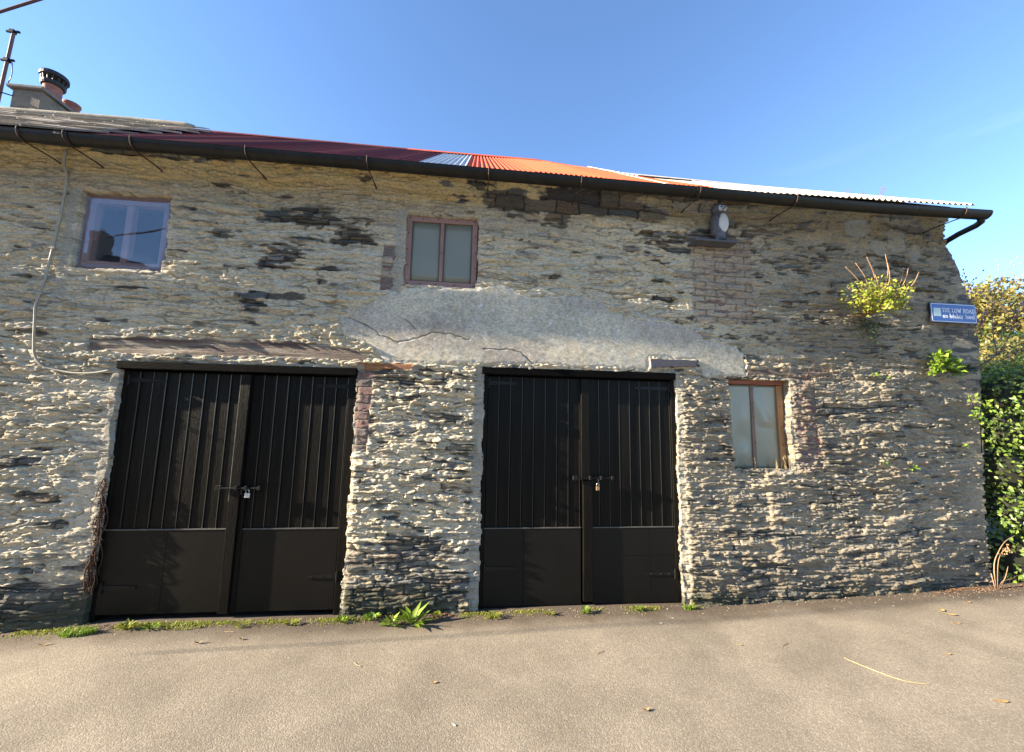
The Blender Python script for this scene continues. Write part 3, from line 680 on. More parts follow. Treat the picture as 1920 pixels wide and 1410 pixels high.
# gutter lengths, their joints and the iron brackets
GY, GZ, GR = -.368, 3.966, .063
def gut_z(x): return GZ + float(np.interp(x, [-7, -3.5, -1, .6, 2.2, 3.9, 5.6], [.022, .014, .016, .008, .004, -.010, .022]))
def gutter(xa, xb, parent, name='gutter', rad=GR):
    b = MB(); xs = np.linspace(xa, xb, max(2, int((xb - xa) / .35)))
    rings = []
    for x in xs:
        z = gut_z(x); o_ = [(x, GY + rad * math.cos(math.pi + math.pi * k / 12), z + rad * math.sin(math.pi + math.pi * k / 12)) for k in range(13)]
        i_ = [(x, GY + (rad - .005) * math.cos(math.pi + math.pi * k / 12), z + (rad - .005) * math.sin(math.pi + math.pi * k / 12)) for k in range(13)]
        lip = [(x, GY - rad - .004, z + .006)]
        rings.append(lip + o_ + i_[::-1])
    b.rings(rings); return b.build(name, MAT_GUTTER, parent, smooth=False)
gutter(-3.42, -1.02, barn); gutter(-1.02, 2.16, barn); gutter(2.16, 5.39, barn)
for x in (-1.02, 2.16): gutter(x - .045, x + .045, barn, 'gutter_joint', GR + .006)
b = MB(); b.rings([[(5.39, GY + (GR + .004) * math.cos(2 * math.pi * k / 16), gut_z(5.5) - .001 + (GR + .004) * math.sin(2 * math.pi * k / 16) * (1 if math.sin(2 * math.pi * k / 16) < 0 else .1)) for k in range(16)],
                   [(5.402, GY + (GR + .004) * math.cos(2 * math.pi * k / 16), gut_z(5.5) - .001 + (GR + .004) * math.sin(2 * math.pi * k / 16) * (1 if math.sin(2 * math.pi * k / 16) < 0 else .1)) for k in range(16)]])
b.build('gutter_end', MAT_GUTTER, barn)
b = MB(); b.tube([(5.34, GY, 3.93), (5.37, GY + .02, 3.905), (5.42, GY + .10, 3.905), (5.50, -.06, 3.92), (5.55, .10, 3.91), (5.60, .24, 3.86), (5.62, .32, 3.6), (5.62, .36, 2.4)], .030, 12)
b.build('downpipe', MAT_GUTTER, barn, smooth=True)
def bracket(px, parent, drop=.055):
    x = W(px, 300, -.40)[0]
    b = MB(); z = gut_z(x)
    b.tube([(x, GY - GR - .006, z + .02), (x, GY - GR - .008, z - .01)] + [(x, GY + (GR + .008) * math.cos(a), z + (GR + .008) * math.sin(a)) for a in np.linspace(math.pi * 1.05, math.pi * 1.6, 6)] + [(x, -.14, z - drop)], .0055, 6)
    b.tube([(x, -.14, z - drop), (x, .0, z - drop - .006)], .0075, 6)
    b.build('gutter_bracket', MAT_RUST, parent, smooth=True)
for px in (245, 462, 690, 917, 1089, 1308, 1485, 1792): bracket(px, barn)

# ------------------------------------------------------------------ barn: double doors
MAT_BLACK = simple('black_door_paint', (.0036, .0032, .0028), rough=.40, var=.5, scale=9, bump=.45, bscale=55, stretch=(3, 1, .22), color2=(.010, .0085, .0065), spec=.09, detail=8)
MAT_PANEL = simple('black_panel_paint', (.0075, .0064, .005), rough=.45, spec=.15, var=.35, scale=3, bump=.12, bscale=120, color2=(.011, .0095, .0075))
MAT_BEAM = simple('matt_black_beam', (.006, .0055, .005), rough=.75, spec=.04, var=.4, scale=6, bump=.5, bscale=45, stretch=(.3, 1, 3))
MAT_STRIP = simple('kick_highlight', (.10, .092, .080), rough=.5, var=.3, scale=20, bump=.2)  # lighter than the panels, paints the bright highlight along the kick-panel tops
MAT_IRON = simple('black_iron', (.012, .011, .011), rough=.45, metal=.1, spec=.25, var=.4, scale=50, bump=.3)
PY = .038
MAT_BEAD = simple('black_gloss_bead', (.014, .013, .012), rough=.28, spec=.5, var=.3, scale=30, bump=.1)
def leaf(x0, x1, n, zk, zt, zb, root, gap=.003):
    w = (x1 - x0) / n; rj = random.Random(int(x0 * 100))
    for i in range(n):
        a, c = x0 + i * w, x0 + (i + 1) * w; dy = rj.uniform(-.002, .002)
        b = MB(); b.box(a + gap / 2, c - gap / 2, PY + dy, PY + .022, zk - .03, zt, .0035)
        pk = b.build('plank', MAT_BLACK, root)
        b = MB(); b.tube([(c - .0065, PY - .0005 + dy, zk - .03), (c - .0065, PY - .0005 + dy, zt - .002)], .0042, 8); b.build('bead', MAT_BEAD, root)   # moulded bead along the joint
def strap(x, z, dirx, ln, root, name='hinge', y=None):
    y = PY if y is None else y
    b = MB(); a, c = (x, x + dirx * ln)
    b.rings([[(a, y - .007, z - .020), (a, y - .007, z + .020), (a, y - .001, z + .020), (a, y - .001, z - .020)], [(c, y - .007, z - .011), (c, y - .007, z + .011), (c, y - .001, z + .011), (c, y - .001, z - .011)]])
    b.tube([(a, y - .010, z - .045), (a, y - .010, z + .045)], .010, 8)
    for t in (.2, .5, .85): b.ball((a + (c - a) * t, y - .008, z), .006, .004, .006, 6, 4)
    b.build(name, MAT_IRON, root)
def bolt(x, z, root, x_end, y):
    b = MB(); b.tube([(x - .09, y - .016, z), (x_end, y - .016, z)], .0065, 8)
    b.box(x - .11, x - .06, y - .022, y, z - .022, z + .022, .003)
    for xx in (x + .06, x_end - .13, x_end - .02): b.box(xx - .012, xx + .012, y - .026, y + .006, z - .018, z + .018, .003)
    b.tube([(x_end - .16, y - .016, z), (x_end - .16, y - .020, z - .03), (x_end - .16, y - .018, z - .055)], .005, 6)
    b.build('bolt', MAT_IRON, root)
KY = PY - .014
# left doors
d1 = empty('double_door', (0, 0, 0)); d1.parent = barn; d1['label'] = 'left black double door with a leafy shadow on it'
b = MB(); b.box(-3.085, -1.058, -.040, .12, 2.082, 2.152, .006); b.build('header_beam', MAT_BEAM, d1)
b = MB(); b.box(-3.07, -3.035, PY - .005, .12, -.02, 2.08, .003); b.build('jamb', MAT_BLACK, d1)
b = MB(); b.box(-1.135, -1.055, PY - .020, .12, -.02, 2.08, .004); b.build('jamb', MAT_BLACK, d1)
leaf(-3.035, -2.06, 9, .70, 2.07, .03, d1); leaf(-1.985, -1.14, 8, .70, 2.07, .03, d1)
for xa, xb in ((-3.03, -2.545), (-2.543, -2.068), (-1.955, -1.14)):
    b = MB(); b.box(xa, xb, KY, PY + .01, .035 if xa < -2 else .03, .705, .002); b.build('kick_panel', MAT_PANEL, d1)
for xa, xb in ((-3.04, -2.068), (-1.955, -1.14)):
    b = MB(); b.box(xa, xb, KY - .004, PY, .706, .716, .001); b.build('drip_strip', MAT_STRIP, d1)
b = MB(); b.box(-2.068, -1.985, KY - .032, PY + .01, .03, 2.068, .004); b.build('cover_strip', MAT_BLACK, d1)
b = MB(); b.box(-2.0715, -2.0685, KY - .030, KY, .95, 2.06); b.build('sunlit_edge', simple('pale_sunlit_edge', (.34, .30, .24), rough=.8, var=.3, scale=20, bump=.2), d1)  # pale strip added on the left side to paint its sunlit face
b = MB(); b.box(-1.983, -1.945, KY - .012, PY + .01, .03, 1.02, .003); b.build('cover_strip', MAT_BLACK, d1)
strap(-3.02, 1.99, 1, .30, d1); strap(-1.125, 1.985, -1, .30, d1); strap(-3.0, .25, 1, .26, d1, y=KY); strap(-1.125, .305, -1, .25, d1, y=KY)
bolt(-2.07, 1.065, d1, -1.80, KY - .030)
# right doors
d2 = empty('double_door', (0, 0, 0)); d2.parent = barn; d2['label'] = 'right black double door, straight and shaded'
b = MB(); b.box(.10, 2.048, -.035, .12, 2.135, 2.205, .006); b.build('header_beam', MAT_BEAM, d2)
b = MB(); b.box(.125, .160, PY - .02, .12, -.02, 2.135, .003); b.build('jamb', MAT_BLACK, d2)
b = MB(); b.box(2.012, 2.060, PY - .02, .12, -.02, 2.135, .003); b.build('jamb', MAT_BLACK, d2)
leaf(.162, 1.078, 8, .69, 2.125, .03, d2); leaf(1.168, 2.010, 8, .69, 2.125, .03, d2)
for xa, xb in ((.162, .53), (.532, 1.078), (1.19, 1.76), (1.762, 2.010)):
    b = MB(); b.box(xa, xb, KY, PY + .01, .012, .693, .002); b.build('kick_panel', MAT_PANEL, d2)
for xa, xb in ((.158, 1.08), (1.19, 2.012)):
    b = MB(); b.box(xa, xb, KY - .004, PY, .694, .703, .001); b.build('drip_strip', MAT_STRIP, d2)
b = MB(); b.box(1.080, 1.166, KY - .016, PY + .01, 1.14, 2.125, .004); b.build('cover_strip', MAT_BLACK, d2)
b = MB(); b.box(1.094, 1.188, KY - .030, PY + .01, .045, 1.138, .004); b.build('cover_strip', MAT_BLACK, d2)
strap(2.0, 2.05, -1, .36, d2); strap(.17, 2.06, 1, .28, d2); strap(.17, .345, 1, .30, d2, y=KY); strap(2.0, .27, -1, .28, d2, y=KY)
b = MB(); b.box(1.26, 2.00, KY - .003, KY + .002, .445, .449); b.build('panel_crease', MAT_IRON, d2)
bolt(1.10, 1.165, d2, 1.40, KY - .026)
def padlock(x, y, z, mat, label, s=1.0):
    t = empty('padlock', (x, y, z - .06), label, 'padlock')
    b = MB(); b.box(x - .019 * s, x + .019 * s, y - .011, y + .003, z - .062, z - .022, .003); b.build('padlock_body', mat, t)
    b = MB(); b.tube([(x - .012 * s, y - .004, z - .024), (x - .012 * s, y - .004, z - .004)] + [(x + .012 * s * math.cos(a), y - .004, z - .004 + .012 * math.sin(a)) for a in np.linspace(math.pi, 0, 7)] + [(x + .012 * s, y - .004, z - .024)], .0035, 6)
    b.build('shackle', MAT_CHROME, t, smooth=True)
MAT_CHROME = simple('steel_shackle', (.6, .6, .58), rough=.25, metal=.9, var=.1, bump=.02)
MAT_STEEL = simple('pale_steel', (.62, .62, .60), rough=.35, metal=.5, var=.1, bump=.05)
MAT_BRASS = simple('dull_brass', (.42, .28, .16), rough=.35, metal=.7, var=.2, bump=.05)
padlock(-1.915, KY - .036, 1.045, MAT_STEEL, 'silver padlock hanging from the bolt of the left black double door', 1.1)
padlock(1.235, KY - .034, 1.110, MAT_BRASS, 'small brass padlock hanging from the bolt of the right black double door', .9)

# ------------------------------------------------------------------ barn: windows
MAT_MAUVE = simple('faded_mauve_paint', (.30, .165, .135), rough=.6, var=.2, scale=8, bump=.3, bscale=50, color2=(.22, .13, .11))
MAT_REDTIM = simple('red_brown_timber', (.30, .095, .05), rough=.7, var=.3, scale=9, bump=.4, stretch=(.3, 1, 3), color2=(.18, .06, .035))
MAT_ORTIM = simple('orange_stained_timber', (.34, .165, .06), rough=.7, var=.3, scale=4, bump=.3, stretch=(3, 1, .4), color2=(.20, .13, .075))
def glass_mat(name, tint, fac, rough, body, tr):
    m, nt, p = new_mat(name); out = nt.nodes['Material Output']
    tb = N(nt, 'ShaderNodeBsdfTransparent'); tb.inputs[0].default_value = c4(tint)
    tc = N(nt, 'ShaderNodeTexCoord'); n1 = N(nt, 'ShaderNodeTexNoise', Scale=3.5, Detail=4); nt.links.new(tc.outputs['Object'], n1.inputs['Vector'])
    n2 = N(nt, 'ShaderNodeTexNoise', Scale=90, Detail=2); nt.links.new(tc.outputs['Object'], n2.inputs['Vector'])
    col_ = mixc(nt, c4(body), c4(tuple(c * .78 for c in body)), n1.outputs['Fac'])
    df = N(nt, 'ShaderNodeBsdfDiffuse'); nt.links.new(col_, df.inputs[0])
    m1 = N(nt, 'ShaderNodeMixShader'); m1.inputs[0].default_value = tr; nt.links.new(tb.outputs[0], m1.inputs[1]); nt.links.new(df.outputs[0], m1.inputs[2])
    gl = N(nt, 'ShaderNodeBsdfGlossy'); gl.inputs['Roughness'].default_value = rough; gl.inputs[0].default_value = (.9, .92, .95, 1)
    m2 = N(nt, 'ShaderNodeMixShader'); m2.inputs[0].default_value = fac; nt.links.new(m1.outputs[0], m2.inputs[1]); nt.links.new(gl.outputs[0], m2.inputs[2])
    b_ = N(nt, 'ShaderNodeBump', Strength=.015, Distance=.05); nt.links.new(n1.outputs['Fac'], b_.inputs['Height']); nt.links.new(b_.outputs[0], gl.inputs['Normal'])
    nt.links.new(m2.outputs[0], out.inputs[0]); return m
MAT_PERSPEX = glass_mat('clear_perspex', (.92, .93, .95), .062, .02, (.20, .17, .18), .05)
MAT_FROST = glass_mat('clouded_perspex', (.8, .8, .8), .05, .3, (.215, .215, .155), .97)
def frame4(x0, x1, z0, z1, w, y0, y1, mat, root, name='frame'):
    for q in ((x0, x1, z1 - w, z1), (x0, x1, z0, z0 + w), (x0, x0 + w, z0 + w + .001, z1 - w - .001), (x1 - w, x1, z0 + w + .001, z1 - w - .001)):
        b = MB(); b.box(q[0], q[1], y0, y1, q[2], q[3], .003); b.build(name, mat, root)
def sheet(x0, x1, z0, z1, y, f, nx, nz, root, mat, name='pane', th=.003):
    b = MB(); P = []
    for s in (0, 1):
        for j in range(nz + 1):
            for i in range(nx + 1):
                u, v = i / nx, j / nz; P.append((x0 + (x1 - x0) * u, y - f(u, v) + s * th, z0 + (z1 - z0) * v))
    m = (nx + 1) * (nz + 1); F = []
    for j in range(nz):
        for i in range(nx):
            a = j * (nx + 1) + i; F.append((a, a + 1, a + nx + 2, a + nx + 1)); F.append((m + a, m + a + nx + 1, m + a + nx + 2, m + a + 1))
    for i in range(nx): F.append((i, m + i, m + i + 1, i + 1)); a = nz * (nx + 1) + i; F.append((a, a + 1, m + a + 1, m + a))
    for j in range(nz): a = j * (nx + 1); F.append((a, a + nx + 1, m + a + nx + 1, m + a)); a += nx; F.append((a, m + a, m + a + nx + 1, a + nx + 1))
    b.add(P, F); return b.build(name, mat, root, smooth=True)
def screws(pts, y, root):
    for (x, z) in pts:
        b = MB(); b.ball((x, y, z), .0065, .004, .0065, 6, 4); b.build('screw', MAT_IRON, root)
w1 = empty('window', (0, 0, 0)); w1.parent = barn; w1['label'] = 'upper left window under clear perspex reflecting the sky'
frame4(-3.585, -2.838, 2.985, 3.715, .085, .035, .10, MAT_MAUVE, w1)
b = MB(); b.box(-3.245, -3.188, .037, .10, 3.071, 3.629, .003); b.build('mullion', MAT_MAUVE, w1)
sheet(-3.588, -2.836, 2.982, 3.716, .022, lambda u, v: .0025 * math.sin(5 * v + 2 * u) + .0015 * math.sin(7 * u), 14, 14, w1, MAT_PERSPEX)
screws([(-3.57, 3.70), (-3.215, 3.70), (-2.86, 3.70), (-3.57, 3.0), (-3.215, 3.0), (-2.86, 3.0)], .014, w1)
w2 = empty('window', (0, 0, 0)); w2.parent = barn; w2['label'] = 'upper middle window, mauve frame and clouded panes'
frame4(-.685, .017, 2.988, 3.707, .052, .012, .08, MAT_MAUVE, w2)
b = MB(); b.box(-.352, -.318, .014, .08, 3.041, 3.654, .003); b.build('mullion', MAT_MAUVE, w2)
sheet(-.634, -.353, 3.038, 3.656, .030, lambda u, v: .002 * math.sin(6 * v), 8, 8, w2, MAT_FROST)
sheet(-.317, -.034, 3.038, 3.656, .030, lambda u, v: .003 * math.sin(5 * v + 3 * u), 8, 8, w2, MAT_FROST)
screws([(a, z) for z in (3.685, 3.01) for a in (-.655, -.53, -.38, -.2, -.015)] + [(x, z) for x in (-.665, 0) for z in (3.53, 3.36, 3.2)] + [(-.335, 3.34)], .010, w2)
w3 = empty('window', (0, 0, 0)); w3.parent = barn; w3['label'] = 'low right window boarded with dented clouded sheet'
b = MB(); b.box(2.64, 3.292, .045, .13, 2.125, 2.168, .004); b.build('head_board', MAT_REDTIM, w3)
def dent(u, v):
    d = .010 * math.exp(-((u - .30) ** 2 / .01 + (v - .6) ** 2 / .03)) + .016 * max(0, 1 - abs((v - .75) - (u - .62) * -1.5) * 4) * (u > .5) * (v > .5)
    return d + .012 * math.exp(-((u - .32) ** 2 / .006 + (v - .17) ** 2 / .01)) + .003 * math.sin(9 * u + 4 * v)
sheet(2.645, 3.235, 1.262, 2.122, .092, dent, 26, 34, w3, glass_mat('dented_clouded_sheet', (.8, .8, .8), .06, .25, (.27, .265, .195), .98))
b = MB(); b.box(3.220, 3.288, .070, .13, 1.262, 2.122, .004); b.build('side_board', MAT_ORTIM, w3)
b = MB(); b.box(2.925, 2.962, .078, .10, 1.264, 2.12, .003); b.build('batten', simple('pinkish_batten', (.24, .15, .11), rough=.7, var=.3, scale=10, bump=.3, stretch=(3, 1, .3)), w3)
screws([(2.943, z) for z in (2.08, 1.93, 1.78, 1.52)] + [(3.245, 1.9), (3.25, 1.68), (3.255, 1.5)], .066, w3)
b = MB(); b.box(2.63, 3.30, -.01, .13, 1.235, 1.258, .004); b.build('sill', simple('slate_sill', (.10, .10, .11), rough=.7, bump=.5), w3)

# ------------------------------------------------------------------ neighbouring house on the left
MAT_CREAMP = simple('cream_masonry_paint', (.60, .50, .33), rough=.8, var=.12, scale=4, bump=.4, bscale=30)
MAT_SLATE = simple('lichened_slate', (.20, .17, .14), rough=.8, var=.4, scale=14, bump=.6, bscale=50, color2=(.36, .30, .23), rand=.35)
house = empty('house', (-6, 1, 0), 'neighbouring cream painted house with a slate roof and tall chimney, left of the barn', 'house')
b = MB(); b.box(-13, -4.27, -.050, 5.2, -.35, 4.12, .01); b.build('wall', MAT_CREAMP, house)
b = MB(); b.add([(-13, EAVE_Y + .02, EAVE_Z - .03), (-4.82, EAVE_Y + .02, EAVE_Z - .03), (-4.82, RIDGE_Y, roof_z(-3.5, RIDGE_Y) - .04), (-13, RIDGE_Y, roof_z(-3.5, RIDGE_Y) - .04), (-13, 5.5, 4.0), (-4.82, 5.5, 4.0)], [(0, 1, 2, 3), (3, 2, 5, 4)])
b.build('roof_deck', MAT_TIMBER, house)
rs = random.Random(8); protos = []
for k in range(5):
    b = MB(); w = .32 + .03 * k; ln = .46; t = .012 + .004 * (k % 3); n = 5
    ring0 = []; ring1 = []
    pts = [(-w / 2, 0), (-w / 2 + .02, -.010 * rs.random()), (0, -.022 * rs.random()), (w / 2 - .02, -.012 * rs.random()), (w / 2, 0), (w / 2, ln), (-w / 2, ln)]
    b.rings([[(p[0], p[1], -t / 2) for p in pts], [(p[0], p[1], t / 2) for p in pts]])
    protos.append(b)
smesh = []
for k, b in enumerate(protos):
    me = bpy.data.meshes.new('slate'); me.from_pydata(b.v, [], b.f); me.materials.append(MAT_SLATE); smesh.append(me)
ang = math.atan(.785); nsl = 0
slope_len = (RIDGE_Y - EAVE_Y) / math.cos(ang); row = 0; s_ = -.03
house_loc = house.location
while s_ < slope_len - .1:
    x = float(np.interp(EAVE_Y + s_ * math.cos(ang), [-.31, 1.44, 2.6], [-3.5, -3.85, -4.6])) - (.12 if row % 2 else 0)
    xmin = -5.2 - 4.6 * s_ / slope_len
    while x > xmin and nsl < 296:
        k = rs.randrange(5); o = bpy.data.objects.new('slate', smesh[k]); col.objects.link(o); o.parent = house
        y = EAVE_Y + s_ * math.cos(ang) - .005
        o.location = Vector((x - .17, y, EAVE_Z + .034 + s_ * math.sin(ang) + rs.uniform(0, .008))) - house_loc
        o.rotation_euler = (ang - .055 + rs.uniform(-.03, .03), rs.uniform(-.04, .04), rs.uniform(-.03, .03)); nsl += 1
        x -= .345
    s_ += .235; row += 1
b = MB(); b.tube([(-10, RIDGE_Y, 6.37), (-7.2, RIDGE_Y, 6.365), (-5.6, RIDGE_Y - .02, 6.375), (-4.75, RIDGE_Y, 6.38), (-4.58, RIDGE_Y - .05, 6.34)], [.055, .055, .05, .055, .03], 8)
b.build('ridge_mortar', MAT_CEMENT, house, smooth=True)
gutter(-9.5, -3.42, house)
gutter(-3.48, -3.38, house, 'gutter_joint', GR + .008)
for px in (30, 118): bracket(px, house)
# chimney
ch = empty('chimney', (0, 0, 0)); ch.parent = house; CX = (-7.345, -6.925); CY = (2.64, 3.42)
b = MB(); b.box(CX[0], CX[1], CY[0], CY[1], 5.8, 6.79, .01); b.build('stack', simple('sooty_render', (.25, .19, .13), rough=.95, var=.4, scale=7, bump=.6, bscale=30, color2=(.12, .10, .08)), ch)
b = MB(); b.box(CX[0] - .06, CX[1] + .05, CY[0] - .05, CY[1] + .06, 6.79, 6.845, .012); b.build('chimney_cap', simple('cap_slab', (.20, .18, .17), rough=.9, bump=.4), ch)
MAT_TERRA = simple('terracotta', (.33, .13, .09), rough=.8, var=.25, scale=12, bump=.2)
cx1, cy1 = -7.09, 2.93
b = MB(); b.lathe([(.135, 6.845), (.13, 6.90), (.115, 6.95), (.115, 7.10), (.12, 7.12)], cx1, cy1, 20); b.build('chimney_pot', MAT_TERRA, ch, smooth=True)
b = MB(); b.lathe([(.14, 7.10), (.15, 7.12), (.15, 7.16), (.13, 7.165)], cx1, cy1, 20, cap=True)
for k in range(14):
    a = 2 * math.pi * k / 14; b.tube([(cx1 + .135 * math.cos(a), cy1 + .135 * math.sin(a), 7.16), (cx1 + .15 * math.cos(a), cy1 + .15 * math.sin(a), 7.25)], .010, 5)
b.lathe([(.155, 7.235), (.175, 7.245), (.175, 7.285), (.165, 7.315), (.10, 7.335), (.01, 7.34)], cx1, cy1, 20)
b.build('cowl', simple('sooty_metal', (.03, .028, .028), rough=.5, metal=.4), ch)
b = MB(); b.lathe([(.115, 6.845), (.11, 6.88), (.10, 6.93), (.105, 7.03), (.118, 7.04), (.118, 7.075), (.09, 7.08)], -7.09, 3.25, 18); b.build('chimney_pot', MAT_TERRA, ch, smooth=True)
# aerial mast beside the chimney
mast = empty('aerial_mast', (-7.52, 2.75, 5.9), 'thin rusty aerial mast strapped to the left side of the chimney', 'aerial')
xm, ym = -7.50, 2.62
MAT_MAST = simple('rusty_mast', (.14, .07, .07), rough=.7, bump=.1)
b = MB(); b.tube([(xm, ym, 6.0), (xm + .04, ym, 7.78)], .022, 8); b.build('mast', MAT_MAST, mast)
for z, l in ((7.76, .09), (7.25, .09)):
    b = MB(); b.tube([(xm + .03 - l, ym, z), (xm + .03 + l, ym, z + .005)], .020, 6); b.box(xm - .01, xm + .06, ym - .03, ym + .03, z - .03, z + .03, .004); b.build('clamp', MAT_IRON, mast)
for z in (6.35, 6.68):
    b = MB(); b.tube([(xm - .15, ym - .02, z + .02), (xm, ym - .03, z), (xm + .2, ym + .03, z - .02)], .010, 6); b.build('stay', MAT_IRON, mast)
b = MB(); b.box(xm - .05, xm + .09, ym - .05, ym + .05, 6.20, 6.30, .01); b.build('junction_box', MAT_IRON, mast)
b = MB(); b.tube([(xm + .1, ym, 7.22), (xm + .15, ym - .02, 7.05), (xm + .15, ym - .02, 6.95), (xm + .10, ym, 6.86)], .006, 5)
b.tube([(xm - .1, ym, 6.68), (xm - .25, ym, 6.55), (xm - .2, ym, 6.38), (xm, ym, 6.34)], .006, 5); b.build('cable', MAT_IRON, mast, smooth=True)
xw0, zw0 = W(-60, 41, -1.2); xw1, zw1 = W(160, -28, -1.2)
b = MB(); b.tube([(xw0 - 6, -1.2, zw0 - 1.6), (xw0, -1.2, zw0), (W(0, 22, -1.2)[0], -1.2, W(0, 22, -1.2)[1]), (W(70, 0, -1.2)[0], -1.2, W(70, 0, -1.2)[1]), (xw1, -1.2, zw1), (xw1 + 8, -1.2, zw1 + 5.5)], .0085, 6)
tag(b.build('overhead_wire', simple('wire_rubber', (.10, .05, .06), rough=.6), smooth=True), 'dark overhead wire crossing the top left corner of the sky', 'wire')

# ------------------------------------------------------------------ cable on the wall
cpts = [(-3.66, 4.02), (-3.685, 3.90), (-3.683, 3.80), (-3.70, 3.50), (-3.719, 3.28), (-3.735, 3.0), (-3.745, 2.80), (-3.775, 2.64), (-3.772, 2.5), (-3.755, 2.28), (-3.735, 2.18), (-3.69, 2.11), (-3.63, 2.07), (-3.52, 2.045), (-3.40, 2.03), (-3.26, 2.035), (-3.13, 2.065)]
def wall_y(x, z):
    i = int(round((z - G.zs[0]) / G.dz)); j = int(round((x - G.xs[0]) / G.dx)); i = min(max(i, 1), nzg - 2); j = min(max(j, 1), nxg - 2)
    return -float(h[i - 1:i + 2, j - 1:j + 2].max())
def smooth_path(pts, n=4):
    P = np.array(pts, float); out = []
    for i in range(len(P) - 1):
        p0, p1, p2, p3 = P[max(i - 1, 0)], P[i], P[i + 1], P[min(i + 2, len(P) - 1)]
        for k in range(n):
            t = k / n; out.append(.5 * ((2 * p1) + (-p0 + p2) * t + (2 * p0 - 5 * p1 + 4 * p2 - p3) * t * t + (-p0 + 3 * p1 - 3 * p2 + p3) * t ** 3))
    out.append(P[-1]); return [tuple(p) for p in out]
MAT_CABLE = simple('grey_cable', (.33, .31, .26), rough=.55, var=.2, scale=10, bump=.1)
cp = smooth_path(cpts); ysm = [wall_y(x, z) - .010 for x, z in cp]; ysm = [min(ysm[max(0, i - 2):i + 3]) for i in range(len(ysm))]; ysm = [sum(ysm[max(0, i - 3):i + 4]) / len(ysm[max(0, i - 3):i + 4]) for i in range(len(ysm))]
ct = empty('wall_cable', (-3.7, -.03, 2.0), 'pale grey cable running down the wall left of the upper left window', 'cable')
b = MB(); b.tube([(x, y, z) for (x, z), y in zip(cp, ysm)], .0095, 8); b.build('cable_sheath', MAT_CABLE, ct, smooth=True)
for i in (6, 18, 26):
    x, z = cp[i]; b = MB(); b.box(x - .022, x + .022, ysm[i] - .013, ysm[i] + .025, z - .008, z + .008, .002); b.build('cable_clip', MAT_CABLE, ct)

# ------------------------------------------------------------------ street name plate
SX0, SX1, SZ0, SZ1 = 5.078, 5.665, 2.880, 3.107; SY = -.012
sg = empty('street_sign', ((SX0 + SX1) / 2, SY, SZ0), 'blue street name plate with white lettering, high at the right end of the wall', 'sign')
def rrect(x0, x1, z0, z1, r, n=5):
    P = []
    for cx, cz, a0 in ((x1 - r, z1 - r, 0), (x0 + r, z1 - r, 90), (x0 + r, z0 + r, 180), (x1 - r, z0 + r, 270)):
        for k in range(n + 1):
            a = R(a0 + 90 * k / n); P.append((cx + r * math.cos(a), cz + r * math.sin(a)))
    return P
MAT_BLUE = simple('blue_sign_enamel', (.022, .085, .34), rough=.35, var=.12, scale=5, bump=.02)
MAT_DBLUE = simple('dark_blue_edge', (.015, .03, .09), rough=.5, bump=.02)
MAT_WHITE = simple('white_sign_paint', (.72, .75, .80), rough=.5, var=.05, bump=.02)
MAT_CREST = simple('pale_crest', (.42, .58, .62), rough=.5, var=.25, scale=60, bump=.02, color2=(.50, .60, .48))
b = MB(); P = rrect(SX0, SX1, SZ0, SZ1, .012); b.rings([[(x, SY + .012, z) for x, z in P], [(x, SY, z) for x, z in P]]); b.build('sign_plate', MAT_DBLUE, sg)
b = MB(); P = rrect(SX0 + .010, SX1 - .010, SZ0 + .010, SZ1 - .010, .014); b.rings([[(x, SY, z) for x, z in P], [(x, SY - .002, z) for x, z in P]]); b.build('sign_border', MAT_WHITE, sg)
b = MB(); P = rrect(SX0 + .017, SX1 - .017, SZ0 + .017, SZ1 - .017, .012); b.rings([[(x, SY - .001, z) for x, z in P], [(x, SY - .0035, z) for x, z in P]]); b.build('sign_face', MAT_BLUE, sg)
b = MB(); b.box(SX0 + .035, SX0 + .125, SY - .005, SY - .0033, SZ0 + .070, SZ0 + .165); b.build('crest', MAT_CREST, sg)
# lettering in strokes: Roman capitals with serifs for the first line, rounded uncial forms for the second
def stroke(b, pts, w, y0=SY - .0036, th=.002):
    for i in range(len(pts) - 1):
        (ax, az), (bx, bz) = pts[i], pts[i + 1]; dx, dz = bx - ax, bz - az; L_ = math.hypot(dx, dz)
        if L_ < 1e-6: continue
        nx_, nz2 = -dz / L_ * w / 2, dx / L_ * w / 2; ex, ez = dx / L_ * w * .3, dz / L_ * w * .3
        q = [(ax - ex + nx_, az - ez + nz2), (ax - ex - nx_, az - ez - nz2), (bx + ex - nx_, bz + ez - nz2), (bx + ex + nx_, bz + ez + nz2)]
        b.rings([[(x, y0, z) for x, z in q], [(x, y0 - th - .00005 * i, z) for x, z in q]])
def arc(cx, cz, rx, rz, a0, a1, n=10): return [(cx + rx * math.cos(R(a0 + (a1 - a0) * k / n)), cz + rz * math.sin(R(a0 + (a1 - a0) * k / n))) for k in range(n + 1)]
